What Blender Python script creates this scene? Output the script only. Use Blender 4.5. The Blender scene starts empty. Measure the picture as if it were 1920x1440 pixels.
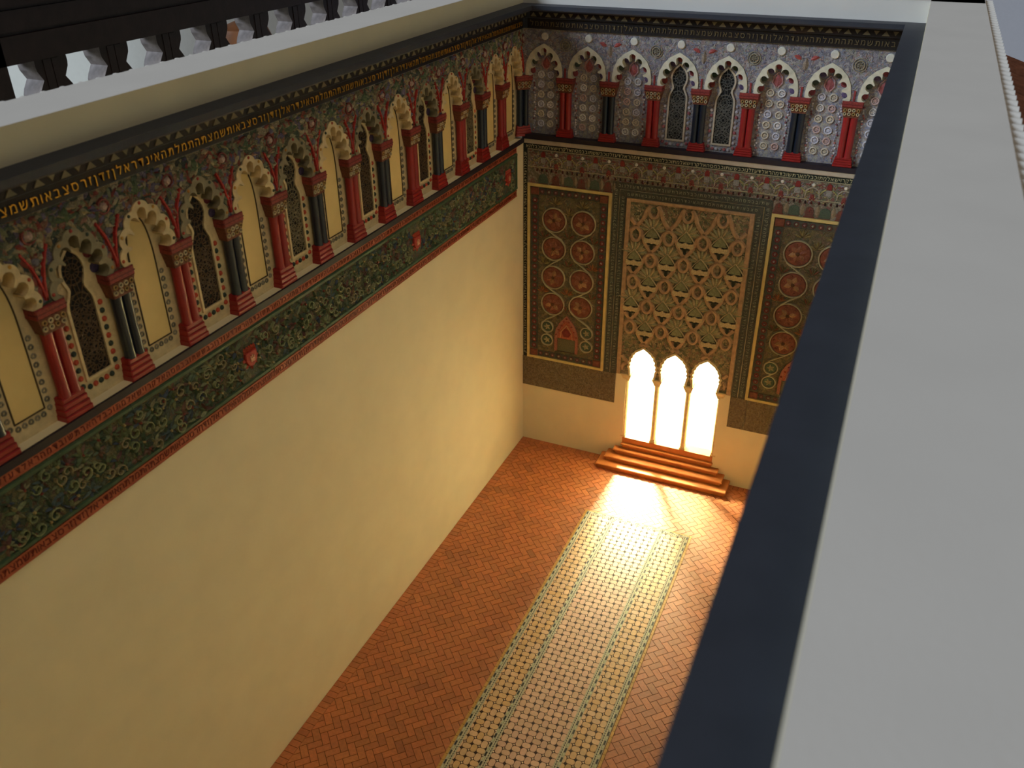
import bpy, math, random
from mathutils import Matrix, Vector
R = random.Random(7)
sc = bpy.context.scene
COL = sc.collection
W, H, HC = 9.5, 13.655, 13.22          # room width, wall top, cornice ledge
NEAR = -24.0                           # near end of the hall
P = W / 8                              # arcade bay
PI = math.pi

# ------------------------------------------------------------------ materials
def srgb(h):
    c = [int(h[i:i + 2], 16) / 255 for i in (0, 2, 4)]
    return tuple((x / 12.92 if x < .04045 else ((x + .055) / 1.055) ** 2.4) for x in c)

def new_mat(name):
    m = bpy.data.materials.new(name); m.use_nodes = True
    nt = m.node_tree; b = nt.nodes['Principled BSDF']
    return m, nt, b

def mat(name, col, rough=.6, var=.12, scale=6, bump=0, bscale=40, spec=.4, metal=0):
    """plain paint, plaster or timber with a little tonal variation and grain"""
    m, nt, b = new_mat(name)
    c = srgb(col) if isinstance(col, str) else col
    tc = nt.nodes.new('ShaderNodeTexCoord')
    n = nt.nodes.new('ShaderNodeTexNoise'); n.inputs['Scale'].default_value = scale; n.inputs['Detail'].default_value = 5
    nt.links.new(tc.outputs['Object'], n.inputs['Vector'])
    r = nt.nodes.new('ShaderNodeValToRGB')
    r.color_ramp.elements[0].position = .3; r.color_ramp.elements[1].position = .7
    r.color_ramp.elements[0].color = (*[x * (1 - var) for x in c], 1)
    r.color_ramp.elements[1].color = (*[min(1, x * (1 + var)) for x in c], 1)
    nt.links.new(n.outputs['Fac'], r.inputs['Fac']); nt.links.new(r.outputs['Color'], b.inputs['Base Color'])
    b.inputs['Roughness'].default_value = rough; b.inputs['Metallic'].default_value = metal
    b.inputs['Specular IOR Level'].default_value = spec
    if bump:
        n2 = nt.nodes.new('ShaderNodeTexNoise'); n2.inputs['Scale'].default_value = bscale; n2.inputs['Detail'].default_value = 6
        nt.links.new(tc.outputs['Object'], n2.inputs['Vector'])
        bp = nt.nodes.new('ShaderNodeBump'); bp.inputs['Strength'].default_value = bump; bp.inputs['Distance'].default_value = .02
        nt.links.new(n2.outputs['Fac'], bp.inputs['Height']); nt.links.new(bp.outputs['Normal'], b.inputs['Normal'])
    return m

def attr_mat(name, rough=.6, var=.25, scale=30, spec=.35, bump=.0):
    """paint whose colour is stored per face (bricks, leaves, beads), with fine mottling"""
    m, nt, b = new_mat(name)
    a = nt.nodes.new('ShaderNodeAttribute'); a.attribute_name = 'Col'
    tc = nt.nodes.new('ShaderNodeTexCoord')
    n = nt.nodes.new('ShaderNodeTexNoise'); n.inputs['Scale'].default_value = scale; n.inputs['Detail'].default_value = 4
    nt.links.new(tc.outputs['Object'], n.inputs['Vector'])
    mr = nt.nodes.new('ShaderNodeMapRange'); mr.inputs['From Min'].default_value = .3; mr.inputs['From Max'].default_value = .7
    mr.inputs['To Min'].default_value = 1 - var; mr.inputs['To Max'].default_value = 1 + var
    nt.links.new(n.outputs['Fac'], mr.inputs['Value'])
    mx = nt.nodes.new('ShaderNodeVectorMath'); mx.operation = 'SCALE'
    nt.links.new(a.outputs['Color'], mx.inputs[0]); nt.links.new(mr.outputs['Result'], mx.inputs['Scale'])
    nt.links.new(mx.outputs['Vector'], b.inputs['Base Color'])
    b.inputs['Roughness'].default_value = rough; b.inputs['Specular IOR Level'].default_value = spec
    if bump:
        bp = nt.nodes.new('ShaderNodeBump'); bp.inputs['Strength'].default_value = bump; bp.inputs['Distance'].default_value = .02
        nt.links.new(n.outputs['Fac'], bp.inputs['Height']); nt.links.new(bp.outputs['Normal'], b.inputs['Normal'])
    return m

def stucco_mat(name, cols, scale=9, bump=.6, rough=.7):
    """carved and painted plaster: small cells, each with one of several paints, sunk outlines"""
    m, nt, b = new_mat(name)
    tc = nt.nodes.new('ShaderNodeTexCoord')
    wn = nt.nodes.new('ShaderNodeTexNoise'); wn.inputs['Scale'].default_value = scale * .8; wn.inputs['Detail'].default_value = 3
    nt.links.new(tc.outputs['Object'], wn.inputs['Vector'])
    ad = nt.nodes.new('ShaderNodeVectorMath'); ad.operation = 'MULTIPLY_ADD'
    ad.inputs[1].default_value = (.16,) * 3
    nt.links.new(wn.outputs['Color'], ad.inputs[0]); nt.links.new(tc.outputs['Object'], ad.inputs[2])
    v = nt.nodes.new('ShaderNodeTexVoronoi'); v.inputs['Scale'].default_value = scale
    v2 = nt.nodes.new('ShaderNodeTexVoronoi'); v2.inputs['Scale'].default_value = scale; v2.feature = 'DISTANCE_TO_EDGE'
    nt.links.new(ad.outputs['Vector'], v.inputs['Vector']); nt.links.new(ad.outputs['Vector'], v2.inputs['Vector'])
    r = nt.nodes.new('ShaderNodeValToRGB'); r.color_ramp.interpolation = 'CONSTANT'
    e = r.color_ramp.elements
    while len(e) < len(cols): e.new(.5)
    for i, c in enumerate(cols):
        e[i].position = i / len(cols); e[i].color = (*srgb(c), 1)
    sp = nt.nodes.new('ShaderNodeSeparateColor'); nt.links.new(v.outputs['Color'], sp.inputs['Color'])
    nt.links.new(sp.outputs['Red'], r.inputs['Fac'])
    fine = nt.nodes.new('ShaderNodeTexNoise'); fine.inputs['Scale'].default_value = scale * 5; fine.inputs['Detail'].default_value = 3
    nt.links.new(tc.outputs['Object'], fine.inputs['Vector'])
    mr = nt.nodes.new('ShaderNodeMapRange'); mr.inputs['From Min'].default_value = .35; mr.inputs['From Max'].default_value = .65
    mr.inputs['To Min'].default_value = .45; mr.inputs['To Max'].default_value = 1.35
    nt.links.new(fine.outputs['Fac'], mr.inputs['Value'])
    mx = nt.nodes.new('ShaderNodeVectorMath'); mx.operation = 'SCALE'
    nt.links.new(r.outputs['Color'], mx.inputs[0]); nt.links.new(mr.outputs['Result'], mx.inputs['Scale'])
    nt.links.new(mx.outputs['Vector'], b.inputs['Base Color'])
    hm = nt.nodes.new('ShaderNodeMath'); hm.operation = 'MINIMUM'; hm.inputs[1].default_value = .12
    nt.links.new(v2.outputs['Distance'], hm.inputs[0])
    h2 = nt.nodes.new('ShaderNodeMath'); h2.operation = 'MULTIPLY_ADD'; h2.inputs[1].default_value = .12
    nt.links.new(fine.outputs['Fac'], h2.inputs[0]); nt.links.new(hm.outputs['Value'], h2.inputs[2])
    bp = nt.nodes.new('ShaderNodeBump'); bp.inputs['Strength'].default_value = bump; bp.inputs['Distance'].default_value = .12
    nt.links.new(h2.outputs['Value'], bp.inputs['Height']); nt.links.new(bp.outputs['Normal'], b.inputs['Normal'])
    b.inputs['Roughness'].default_value = rough; b.inputs['Specular IOR Level'].default_value = .3
    return m

def emit_mat(name, col, s):
    m, nt, b = new_mat(name)
    b.inputs['Base Color'].default_value = (*col, 1)
    b.inputs['Emission Color'].default_value = (*col, 1); b.inputs['Emission Strength'].default_value = s
    return m

M = dict(
    wall=mat('cream_plaster', 'e8debc', .75, .035, 1.2, .06, 60),
    white=mat('white_render', 'e4e1dc', .7, .03, .8, .08, 30),
    brick=attr_mat('terracotta_brick', .5, .14, 14, .9, .1),
    mortar=mat('dark_mortar', '3a1d0c', .9, .1),
    step=mat('orange_tile', 'b9713a', .5, .12, 5, .1, 30),
    cornice=mat('dark_slate_timber', '353944', .55, .1, 3, .15, 25),
    cornice_face=mat('black_brown_timber', '19110e', .6, .15, 5),
    gold=mat('gilded_lettering', 'd9a23c', .4, .2, 12, spec=.5, metal=.75),
    dull_gold=mat('unlit_gold_lettering', '6e5f42', .5, .25, 12),  # shaded copy of the gold, its missing gleam put into the colour
    pale=mat('pale_gilding', '7a7054', .55, .2, 9),
    dark=mat('dark_violet_moulding', '241c26', .6, .15),
    fillet=mat('pale_fillet', 'b9ad9a', .7, .08),
    red=mat('red_lacquer', '931f20', .38, .12, 5, .05, 20, .5),
    black=mat('blue_black_lacquer', '17202f', .3, .15, 5, .03, 20, .6),
    attr=attr_mat('painted_relief', .6, .3, 34),
    cream=mat('cream_panel', 'e2c887', .65, .06, 2),
    cream_arch=mat('cream_stucco', 'd6c296', .65, .15, 8, .3, 30),
    white_arch=mat('off_white_stucco', 'd2cdb8', .65, .12, 8, .3, 30),
    grey_arch=mat('grey_green_stucco', '8d8468', .65, .18, 8, .3, 30),
    line=mat('dark_outline', '3b2b17', .6, .1),
    void=mat('dark_grille_backing', '0d0c0c', .8, .1),
    grille=mat('grey_grille', '6a6862', .6, .15),
    grille_b=mat('brown_grille', '5a4630', .6, .15),
    st_left=stucco_mat('left_carved_stucco', ['6c6a52', '8a7f66', '4d5a4a', '8b4a3c', '6a6276', '7d7358', '3e4440', '9a8f78'], 9),
    st_back=stucco_mat('back_carved_stucco', ['96919a', 'aaa5aa', '87828c', '9d8a88', '8c8f9e', '9d9a90', '7f7b84', 'b0aaa8'], 15, .5),
    st_niche=stucco_mat('niche_floret_stucco', ['9f9ba2', 'b8b4b4', '8a8690', 'a6958f', '9297b0', 'b1aca0'], 20, .6),
    st_green=stucco_mat('green_carved_field', ['5c6048', '6a6c4e', '4c5442', '706a4e', '566056', '66564a'], 14, .7),
    st_panel=stucco_mat('olive_carved_field', ['746b4e', '80744f', '665f46', '847456', '6a6550', '7a6852'], 14, .7),
    st_sebka=stucco_mat('sebka_ground', ['8c8462', 'a2926c', '7c7e5e', '967e64', '6e7056', 'a89876'], 14, .7),
    st_frieze=stucco_mat('painted_frieze_ground', ['827664', '928a7a', '6c6c58', '8a6258', '9a9082', '7a7460'], 18, .6),
    st_stone=stucco_mat('weathered_stone', ['746a56', '847860', '6a604e', '7a6e52', '5e5646', '857c66'], 30, .3, .85),
    st_strip=stucco_mat('dark_green_strip', ['4c5046', '585a4c', '464a42', '5c5648'], 26, .4),
    txt_ground=mat('black_green_ground', '1c231b', .7, .2, 14),
    txt_cream=mat('cream_lettering', 'bdb48e', .6, .2, 14),
    txt_grey=mat('grey_lettering', '9a9c82', .6, .2, 14),
    red_band=mat('orange_red_band', 'a8583a', .6, .22, 7),
    red_txt=mat('dark_red_lettering', '70241a', .6, .2, 10),
    frame_gold=mat('yellow_gilt_frame', 'cdb878', .5, .12, 5),
    salmon=mat('salmon_stucco', 'b0906e', .65, .2, 9, .3, 30),
    olive=mat('olive_green_stucco', '3f4a30', .65, .2, 12, .3, 30),
    ring=mat('pale_ring_stucco', 'a59c7c', .6, .15, 9),
    maroon=mat('maroon_roundel', '7c4634', .6, .25, 14, .3, 40),
    disc=mat('white_medallion', 'd6d2c6', .6, .08, 14, .3, 40),
    wood=mat('dark_stained_timber', '2b1d1d', .5, .25, 4, .2, 14),
    wood_side=mat('lit_side_timber', '9a908e', .7, .3, 5, .2, 18),  # same dark timber, coloured light grey for the sides that catch light
    orange=mat('orange_brown_timber', '6e4426', .5, .2, 5),
    gallery=mat('gallery_white_wall', 'dfe4e4', .8, .02),
    gfloor=mat('gallery_grey_floor', 'd0d0d4', .8, .05),
    roof=attr_mat('clay_roof_tile', .8, .25, 9),
    rug_base=mat('dark_brown_grout', '4a2a17', .8, .15, 12),
    rug_edge=mat('ochre_border_tile', 'c79a52', .5, .12, 7),
    band=mat('grey_green_mosaic', 'b9b4a2', .55, .22, 26),
    tile=attr_mat('glazed_floor_tile', .40, .08, 10, .7),
    panel=emit_mat('glowing_backdrop', (1, .95, .80), 3.0),  # glow put into a white backdrop so the doorway reads overexposed
    bulb=emit_mat('glowing_lamp_bulb', (1, .88, .62), 60.0),
)

# ------------------------------------------------------------------ mesh builder
class MB:
    def __init__(s): s.v = []; s.f = []; s.c = []; s.col = None
    def face(s, idx): s.f.append(tuple(idx)); s.c.append(s.col)
    def add(s, pts): b = len(s.v); s.v.extend(tuple(p) for p in pts); return b
    def box(s, x0, x1, y0, y1, z0, z1):
        b = s.add([(x, y, z) for z in (z0, z1) for y in (y0, y1) for x in (x0, x1)])
        for q in ((0, 2, 3, 1), (4, 5, 7, 6), (0, 1, 5, 4), (2, 6, 7, 3), (0, 4, 6, 2), (1, 3, 7, 5)): s.face([b + i for i in q])
    def bevbox(s, x0, x1, y0, y1, z0, z1, e):
        """box whose +z face is chamfered by e"""
        s.loft([[(x0, y0, z0), (x1, y0, z0), (x1, y1, z0), (x0, y1, z0)], [(x0, y0, z1 - e), (x1, y0, z1 - e), (x1, y1, z1 - e), (x0, y1, z1 - e)],
                [(x0 + e, y0 + e, z1), (x1 - e, y0 + e, z1), (x1 - e, y1 - e, z1), (x0 + e, y1 - e, z1)]])
    def loft(s, rings, cap=True, closed=True):
        n = len(rings[0]); b = [s.add(r) for r in rings]
        for k in range(len(rings) - 1):
            for i in range(n if closed else n - 1):
                j = (i + 1) % n; s.face((b[k] + i, b[k] + j, b[k + 1] + j, b[k + 1] + i))
        if cap and closed: s.face([b[0] + i for i in range(n)][::-1]); s.face([b[-1] + i for i in range(n)])
    def prism(s, poly, z0, z1, e=0):
        rings = [[(x, y, z0) for x, y in poly], [(x, y, z1 - e) for x, y in poly]]
        if e:
            cx = sum(p[0] for p in poly) / len(poly); cy = sum(p[1] for p in poly) / len(poly)
            r = max(math.hypot(p[0] - cx, p[1] - cy) for p in poly); k = 1 - e / r
            rings.append([(cx + (x - cx) * k, cy + (y - cy) * k, z1) for x, y in poly])
        s.loft(rings)
    def ring2(s, outer, inner, z0, z1):
        """plate between two outlines with the same number of points"""
        n = len(outer)
        b = [s.add([(x, y, z) for x, y in p]) for p, z in ((outer, z0), (outer, z1), (inner, z1), (inner, z0))]
        for k in range(4):
            for i in range(n):
                j = (i + 1) % n; s.face((b[k] + i, b[k] + j, b[(k + 1) % 4] + j, b[(k + 1) % 4] + i))
    def lathe_y(s, cx, cz, prof, n=20):
        s.loft([[(cx + r * math.cos(2 * PI * i / n), y, cz - r * math.sin(2 * PI * i / n)) for i in range(n)] for r, y in prof])
    def dome(s, cx, cy, r, z0, h, n=12, k=.6):
        s.loft([[(cx + q * r * math.cos(2 * PI * i / n), cy + q * r * math.sin(2 * PI * i / n), z0 + z * h) for i in range(n)] for q, z in ((1, 0), (1, .35), (k, 1))])
    def rib(s, path, hw, z0, h, closed=False):
        n = len(path); secs = []
        for i in range(n):
            a = path[(i - 1) % n] if (closed or i) else path[0]; c = path[(i + 1) % n] if (closed or i < n - 1) else path[-1]
            dx, dy = c[0] - a[0], c[1] - a[1]; L = math.hypot(dx, dy) or 1; nx, ny = -dy / L, dx / L; x, y = path[i]
            secs.append([(x + nx * hw, y + ny * hw, z0), (x + nx * hw * .6, y + ny * hw * .6, z0 + h), (x - nx * hw * .6, y - ny * hw * .6, z0 + h), (x - nx * hw, y - ny * hw, z0)])
        if closed: secs.append(secs[0])
        s.loft(secs, cap=not closed)
    def circ(s, cx, cy, r, hw, z0, h, n=28, a0=0, a1=2 * PI):
        full = abs(a1 - a0 - 2 * PI) < 1e-6
        pts = [(cx + r * math.cos(a0 + (a1 - a0) * i / n), cy + r * math.sin(a0 + (a1 - a0) * i / n)) for i in range(n if full else n + 1)]
        s.rib(pts, hw, z0, h, full)
    def leaf(s, cx, cy, L, w, ang, z0, h, bend=0):
        ca, sa = math.cos(ang), math.sin(ang); out = []; n = 5
        def T(x, y): return (cx + x * ca - y * sa, cy + x * sa + y * ca)
        def B(t): return bend * L * t * t
        sp = [(L * t, w * math.sin(PI * t ** .8) * .5) for t in (0, .2, .45, .7, 1)]
        mid = s.add([(*T(x, B(x / L)), z0 + h * (.5 + .5 * math.sin(PI * x / L))) for x, _ in sp])
        up = s.add([(*T(x, y + B(x / L)), z0) for x, y in sp]); dn = s.add([(*T(x, -y + B(x / L)), z0) for x, y in sp])
        for i in range(4):
            s.face((mid + i, mid + i + 1, up + i + 1, up + i)); s.face((dn + i, dn + i + 1, mid + i + 1, mid + i))
    def mesh(s, name):
        me = bpy.data.meshes.new(name); me.from_pydata(s.v, [], s.f); me.update()
        if any(c is not None for c in s.c):
            a = me.color_attributes.new('Col', 'FLOAT_COLOR', 'CORNER'); d = []
            for p, c in zip(me.polygons, s.c):
                for _ in p.loop_indices: d.extend((*(c or (.5, .5, .5)), 1))
            a.data.foreach_set('color', d)
        return me

def put(name, me, m, parent=None, mw=None, smooth=False):
    if isinstance(me, MB): me = me.mesh(name)
    o = bpy.data.objects.new(name, me); COL.objects.link(o)
    if m is not None:
        me.materials.clear(); me.materials.append(M[m] if isinstance(m, str) else m)
    if parent is not None: o.parent = parent
    if mw is not None: o.matrix_local = mw
    if smooth:
        me.polygons.foreach_set('use_smooth', [True] * len(me.polygons))
        try: me.set_sharp_from_angle(angle=.7)
        except Exception: pass
    return o

def tag(o, label=None, cat=None, group=None, kind=None):
    for k, v in (('label', label), ('category', cat), ('group', group), ('kind', kind)):
        if v: o[k] = v
    return o

def empty(name, mw, label, cat, group=None, kind=None):
    o = bpy.data.objects.new(name, None); COL.objects.link(o); o.matrix_world = mw; o.empty_display_size = .1
    return tag(o, label, cat, group, kind)

def copy_tree(o, parent=None):
    c = o.copy(); COL.objects.link(c)
    if parent is not None: c.parent = parent
    for ch in list(o.children): copy_tree(ch, c)
    return c

# wall frames: local x along the wall, local y up, local z out of the wall into the room
BACK = Matrix(((1, 0, 0, 0), (0, 0, -1, 0), (0, 1, 0, 0), (0, 0, 0, 1)))
LEFT = Matrix(((0, 0, 1, 0), (1, 0, 0, 0), (0, 1, 0, 0), (0, 0, 0, 1)))
BACK0, LEFT0 = BACK.copy(), LEFT.copy()
def T(x, y, z=0): return Matrix.Translation((x, y, z))
BACK, LEFT = BACK0 @ T(0, 0, .003), LEFT0 @ T(0, 0, .003)      # things hung on a wall stand just off its plaster
ORD = 'first second third fourth fifth sixth seventh eighth ninth tenth eleventh twelfth thirteenth fourteenth fifteenth'.split()

# ------------------------------------------------------------------ 2-D outlines
def plate(outer, holes, z0, z1):
    """flat slab with holes, through a filled 2-D curve"""
    cu = bpy.data.curves.new('outline', 'CURVE'); cu.dimensions = '2D'; cu.fill_mode = 'BOTH'; cu.extrude = (z1 - z0) / 2
    for poly in [outer] + holes:
        sp = cu.splines.new('POLY'); sp.points.add(len(poly) - 1); sp.use_cyclic_u = True
        for p, q in zip(sp.points, poly): p.co = (q[0], q[1], 0, 1)
    o = bpy.data.objects.new('outline', cu); COL.objects.link(o)
    bpy.context.view_layer.update()
    me = bpy.data.meshes.new_from_object(o.evaluated_get(bpy.context.evaluated_depsgraph_get()))
    bpy.data.objects.remove(o); bpy.data.curves.remove(cu)
    me.transform(T(0, 0, (z0 + z1) / 2)); return me

def inside(x, y, poly):
    c = False; n = len(poly)
    for i in range(n):
        (x1, y1), (x2, y2) = poly[i], poly[i - 1]
        if (y1 > y) != (y2 > y) and x < (x2 - x1) * (y - y1) / (y2 - y1) + x1: c = not c
    return c

def polar(shapes, c, n=160, rmax=2.0, y0=None):
    """outline of a union of discs and polygons, star shaped about c"""
    out = []
    for i in range(n):
        a = 2 * PI * i / n; dx, dy = math.cos(a), math.sin(a); lo = 0; r = rmax
        hit = lambda q: any((s[0] == 'c' and math.hypot(c[0] + dx * q - s[1], c[1] + dy * q - s[2]) < s[3]) or (s[0] == 'p' and inside(c[0] + dx * q, c[1] + dy * q, s[1])) for s in shapes)
        step = .012; q = rmax
        while q > 0 and not hit(q): q -= step
        l, h = q, q + step
        for _ in range(5):
            m_ = (l + h) / 2
            if hit(m_): l = m_
            else: h = m_
        x, y = c[0] + dx * l, c[1] + dy * l
        if y0 is not None and y < y0:
            k = (y0 - c[1]) / (y - c[1]); x, y = c[0] + (x - c[0]) * k, y0
        out.append((x, y))
    return out

LOBES = [(0, 12.10), (.175, 11.99), (-.175, 11.99), (.315, 11.80), (-.315, 11.80), (.365, 11.565), (-.365, 11.565)]
CORE = [(-.36, 11.40), (.36, 11.40), (.36, 11.56), (.27, 11.78), (.15, 11.94), (0, 12.04), (-.15, 11.94), (-.27, 11.78), (-.36, 11.56)]
CTR = (0, 11.62)
ARCH_IN = polar([('c', x, y, .093) for x, y in LOBES] + [('p', CORE)], CTR, y0=11.46)
ARCH_OUT = polar([('c', x, y, .165) for x, y in LOBES] + [('p', CORE)], CTR, y0=11.46)
ARCH_SM = polar([('c', x, y, .15) for x, y in LOBES] + [('p', [(-.515, 11.44), (.515, 11.44), (.515, 11.6), (.475, 11.82), (.38, 12.01), (.22, 12.16), (0, 12.28), (-.22, 12.16), (-.38, 12.01), (-.475, 11.82), (-.515, 11.6)])], CTR, y0=11.46)
def mirror(p): return p + [(-x, y) for x, y in p[::-1]]
WIN = mirror([(.205, 10.14), (.205, 11.16), (.19, 11.24), (.15, 11.32), (.115, 11.40), (.12, 11.46), (.155, 11.54), (.178, 11.64), (.165, 11.74), (.12, 11.83), (.05, 11.90), (0.001, 11.95)])
def lancet(w, y0, ys, ya, n=8):
    return mirror([(w, y0)] + [(w * math.cos(t) ** .8 if t < PI / 2 - .01 else .001, ys + (ya - ys) * math.sin(t) ** .9) for t in [PI / 2 * i / n for i in range(n + 1)]])
CRM = lancet(.225, 10.09, 11.25, 12.0)
def grow(poly, d):
    n = len(poly); out = []
    area = sum(poly[i - 1][0] * poly[i][1] - poly[i][0] * poly[i - 1][1] for i in range(n))
    s = 1 if area > 0 else -1
    for i in range(n):
        a, b, c = poly[i - 1], poly[i], poly[(i + 1) % n]
        nx = (b[1] - a[1]); ny = -(b[0] - a[0]); l = math.hypot(nx, ny) or 1
        mx = (c[1] - b[1]); my = -(c[0] - b[0]); k = math.hypot(mx, my) or 1
        vx, vy = nx / l + mx / k, ny / l + my / k; q = math.hypot(vx, vy) or 1
        f = min(1.6, 2 / q) if q > .3 else 1
        out.append((b[0] + s * d * vx / q * f, b[1] + s * d * vy / q * f))
    return out

# ------------------------------------------------------------------ lettering (Hebrew, laid right to left)
GLYPH = {}
def glyph(ch):
    """outline mesh of one letter, unit cap height, left edge at x=0: (points, faces, width)"""
    if ch not in GLYPH:
        cu = bpy.data.curves.new('letters', 'FONT'); cu.size = 1 / .62; cu.extrude = .05; cu.resolution_u = 4; cu.body = ch
        o = bpy.data.objects.new('letters', cu); COL.objects.link(o); bpy.context.view_layer.update()
        me = bpy.data.meshes.new_from_object(o.evaluated_get(bpy.context.evaluated_depsgraph_get()))
        bpy.data.objects.remove(o); bpy.data.curves.remove(cu)
        v = [tuple(p.co) for p in me.vertices]; x0 = min((p[0] for p in v), default=0); x1 = max((p[0] for p in v), default=.4)
        GLYPH[ch] = ([(p[0] - x0, p[1], p[2]) for p in v], [tuple(f.vertices) for f in me.polygons], x1 - x0); bpy.data.meshes.remove(me)
    return GLYPH[ch]
def letters(s, h, length, pitch=None, depth=.012):
    """mesh of a line of raised letters, cap height h, repeated from the right until the length from local x=0 is filled"""
    v, f, x, i = [], [], length, 0
    gap = max(.12 * h, (pitch or h) - .8 * h)
    while True:
        gv, gf, w = glyph(s[i % len(s)]); x -= w * h
        if x < 0: break
        b0 = len(v); v += [(x + p[0] * h, p[1] * h, p[2] * depth / .1) for p in gv]; f += [tuple(b0 + k for k in q) for q in gf]
        x -= gap; i += 1
    me = bpy.data.meshes.new('lettering'); me.from_pydata(v, [], f); me.update(); return me
PSALM = 'סצבאותשמצתהתמלתהאינדראלןזדןזר'
VERSE = 'שתובבמסהאלקרוישאלמתוכבלהארתשובדמהראלדעזלנוכבש'
RZ = lambda a: Matrix.Rotation(a, 4, 'Z')

# ================================================================== THE SETTING
TH = 1.06
NB = 17                                  # arcade bays built on the long wall
def side_of(pts, lo=11.467):
    """the part of a lobed outline above the springing, right foot over the top to the left foot"""
    n = len(pts); k = [i % n for i in range(int(n * .88), n + int(n * .62))]
    return [pts[i] for i in k if pts[i][1] > lo]
IN_, OUT_ = side_of(ARCH_IN), None
_n = len(ARCH_IN); _k = [i % _n for i in range(int(_n * .88), _n + int(_n * .62)) if ARCH_IN[i % _n][1] > 11.467]
IN_ = [ARCH_IN[i] for i in _k]; OUT_ = [ARCH_OUT[i] for i in _k]; OUT_S = [ARCH_SM[i] for i in _k]

def spandrel(centres, u0, u1):
    path = [(u0, 12.62), (u1, 12.62), (u1, 11.45)]
    for c in sorted(centres, reverse=True):
        path += [(c + IN_[0][0], 11.45)] + [(c + x, y) for x, y in IN_] + [(c + IN_[-1][0], 11.45)]
    path.append((u0, 11.45))
    return plate(path[::-1], [], -.19, 0)

b = MB()
b.box(NEAR, 0, -.3, 9.80, -TH, 0); b.box(NEAR, 0, 9.80, 12.60, -TH, -.18); b.box(NEAR, 0, 12.60, H, -TH, 0)
b.box(NEAR, -NB * P, 9.80, 12.60, -.18, 0)
wl = tag(put('wall_left', b, 'wall', mw=LEFT0), 'long cream plaster wall with a white top beside the balustrade', 'wall', kind='structure')
put('arcade_spandrel', spandrel([-(k + .5) * P for k in range(NB)], -NB * P, 0), 'st_left', wl)
b = MB(); b.box(NEAR, .35, H - .012, H + .004, -TH - .01, -.004)
put('wall_cap', b, 'white', wl)

b = MB()
b.box(0, W, 9.80, 12.60, -.36, -.18); b.box(-TH, W + TH, 12.60, H, -1.0, 0)
DOORX = [3.83, 4.77, 5.71]; DCOL = [3.36, 4.30, 5.24, 6.18]
SILL = .86
def door_in():
    c = (0, 3.45); sh = [('p', [(-.345, 3.06), (.345, 3.06), (.37, 3.4), (.34, 3.66), (.22, 3.88), (0, 4.04), (-.22, 3.88), (-.34, 3.66), (-.37, 3.4)])]
    n = 15
    for i in range(n):
        t = PI * (-.12 + 1.24 * i / (n - 1)); x = .355 * math.cos(t); y = 3.42 + (.52 if math.sin(t) > 0 else .3) * math.sin(t)
        sh.append(('c', x, y, .042))
    return polar(sh, c, 150, 1.0)
DIN = door_in(); _n2 = len(DIN)
DPATH = [DIN[i % _n2] for i in range(int(_n2 * .8), _n2 + int(_n2 * .72)) if DIN[i % _n2][1] > 3.10]
def door_notch():
    """openings of the three arches, right to left, joined by the capitals' line"""
    path = [(DCOL[3], SILL - .2), (DCOL[3], 3.08)]
    for c in DOORX[::-1]:
        path += [(c + x, y) for x, y in DPATH]
    path += [(DCOL[0], 3.08), (DCOL[0], SILL - .2)]
    return path
lower = [(0, 9.8), (W, 9.8), (W, -.3)] + [(DCOL[3], -.3)] + door_notch()[0:] + [(DCOL[0], -.3), (0, -.3)]
me = plate(lower[::-1], [], -.36, 0)
bb = MB(); bb.v = b.v; bb.f = b.f; bb.c = b.c
base = len(bb.v); bb.add([tuple(v.co) for v in me.vertices])
for p in me.polygons: bb.col = None; bb.face([base + i for i in p.vertices])
wb = tag(put('wall_back', bb, 'wall', mw=BACK0), 'cream end wall with painted panels above a triple arched doorway', 'wall', kind='structure')
put('arcade_spandrel', spandrel([(k + .5) * P for k in range(8)], 0, W), 'st_back', wb)
b = MB(); b.box(0, W, HC - .02, H - .012, -.01, .004); b.box(-TH, W + TH, H - .012, H + .004, -1.0, .006); put('wall_cap', b, 'white', wb)

b = MB()
b.box(W, W + TH, NEAR, 1.0, -.3, H)
wr = tag(put('wall_right', b, 'wall'), 'near side wall with a broad white top along the right edge', 'wall', kind='structure')
b = MB(); b.box(W + .004, W + TH + .01, NEAR, 1.0, H - .012, H + .004)
put('wall_cap', b, 'white', wr)

b = MB(); b.box(-TH, W + TH, NEAR - .6, NEAR - .002, -.3, H)
tag(put('wall_near', b, 'wall'), 'cream wall closing the near end of the hall, out of view', 'wall', kind='structure')

# outer eaves: a row of half-round white tile ends under each wall top
def eaves(x0, sgn):
    b = MB()
    y = -24.0
    while y < .9:
        b.loft([[(x0 + sgn * d, y + .10 * math.cos(a), H - .13 + .11 * math.sin(a)) for a in [2 * PI * i / 14 for i in range(14)]] for d in (-.02, .17)])
        y += .322
    return b
put('eave_tile_end', eaves(-TH, -1), 'white', wl, mw=LEFT0.inverted())
put('eave_tile_end', eaves(W + TH, 1), 'white', wr)

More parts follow.
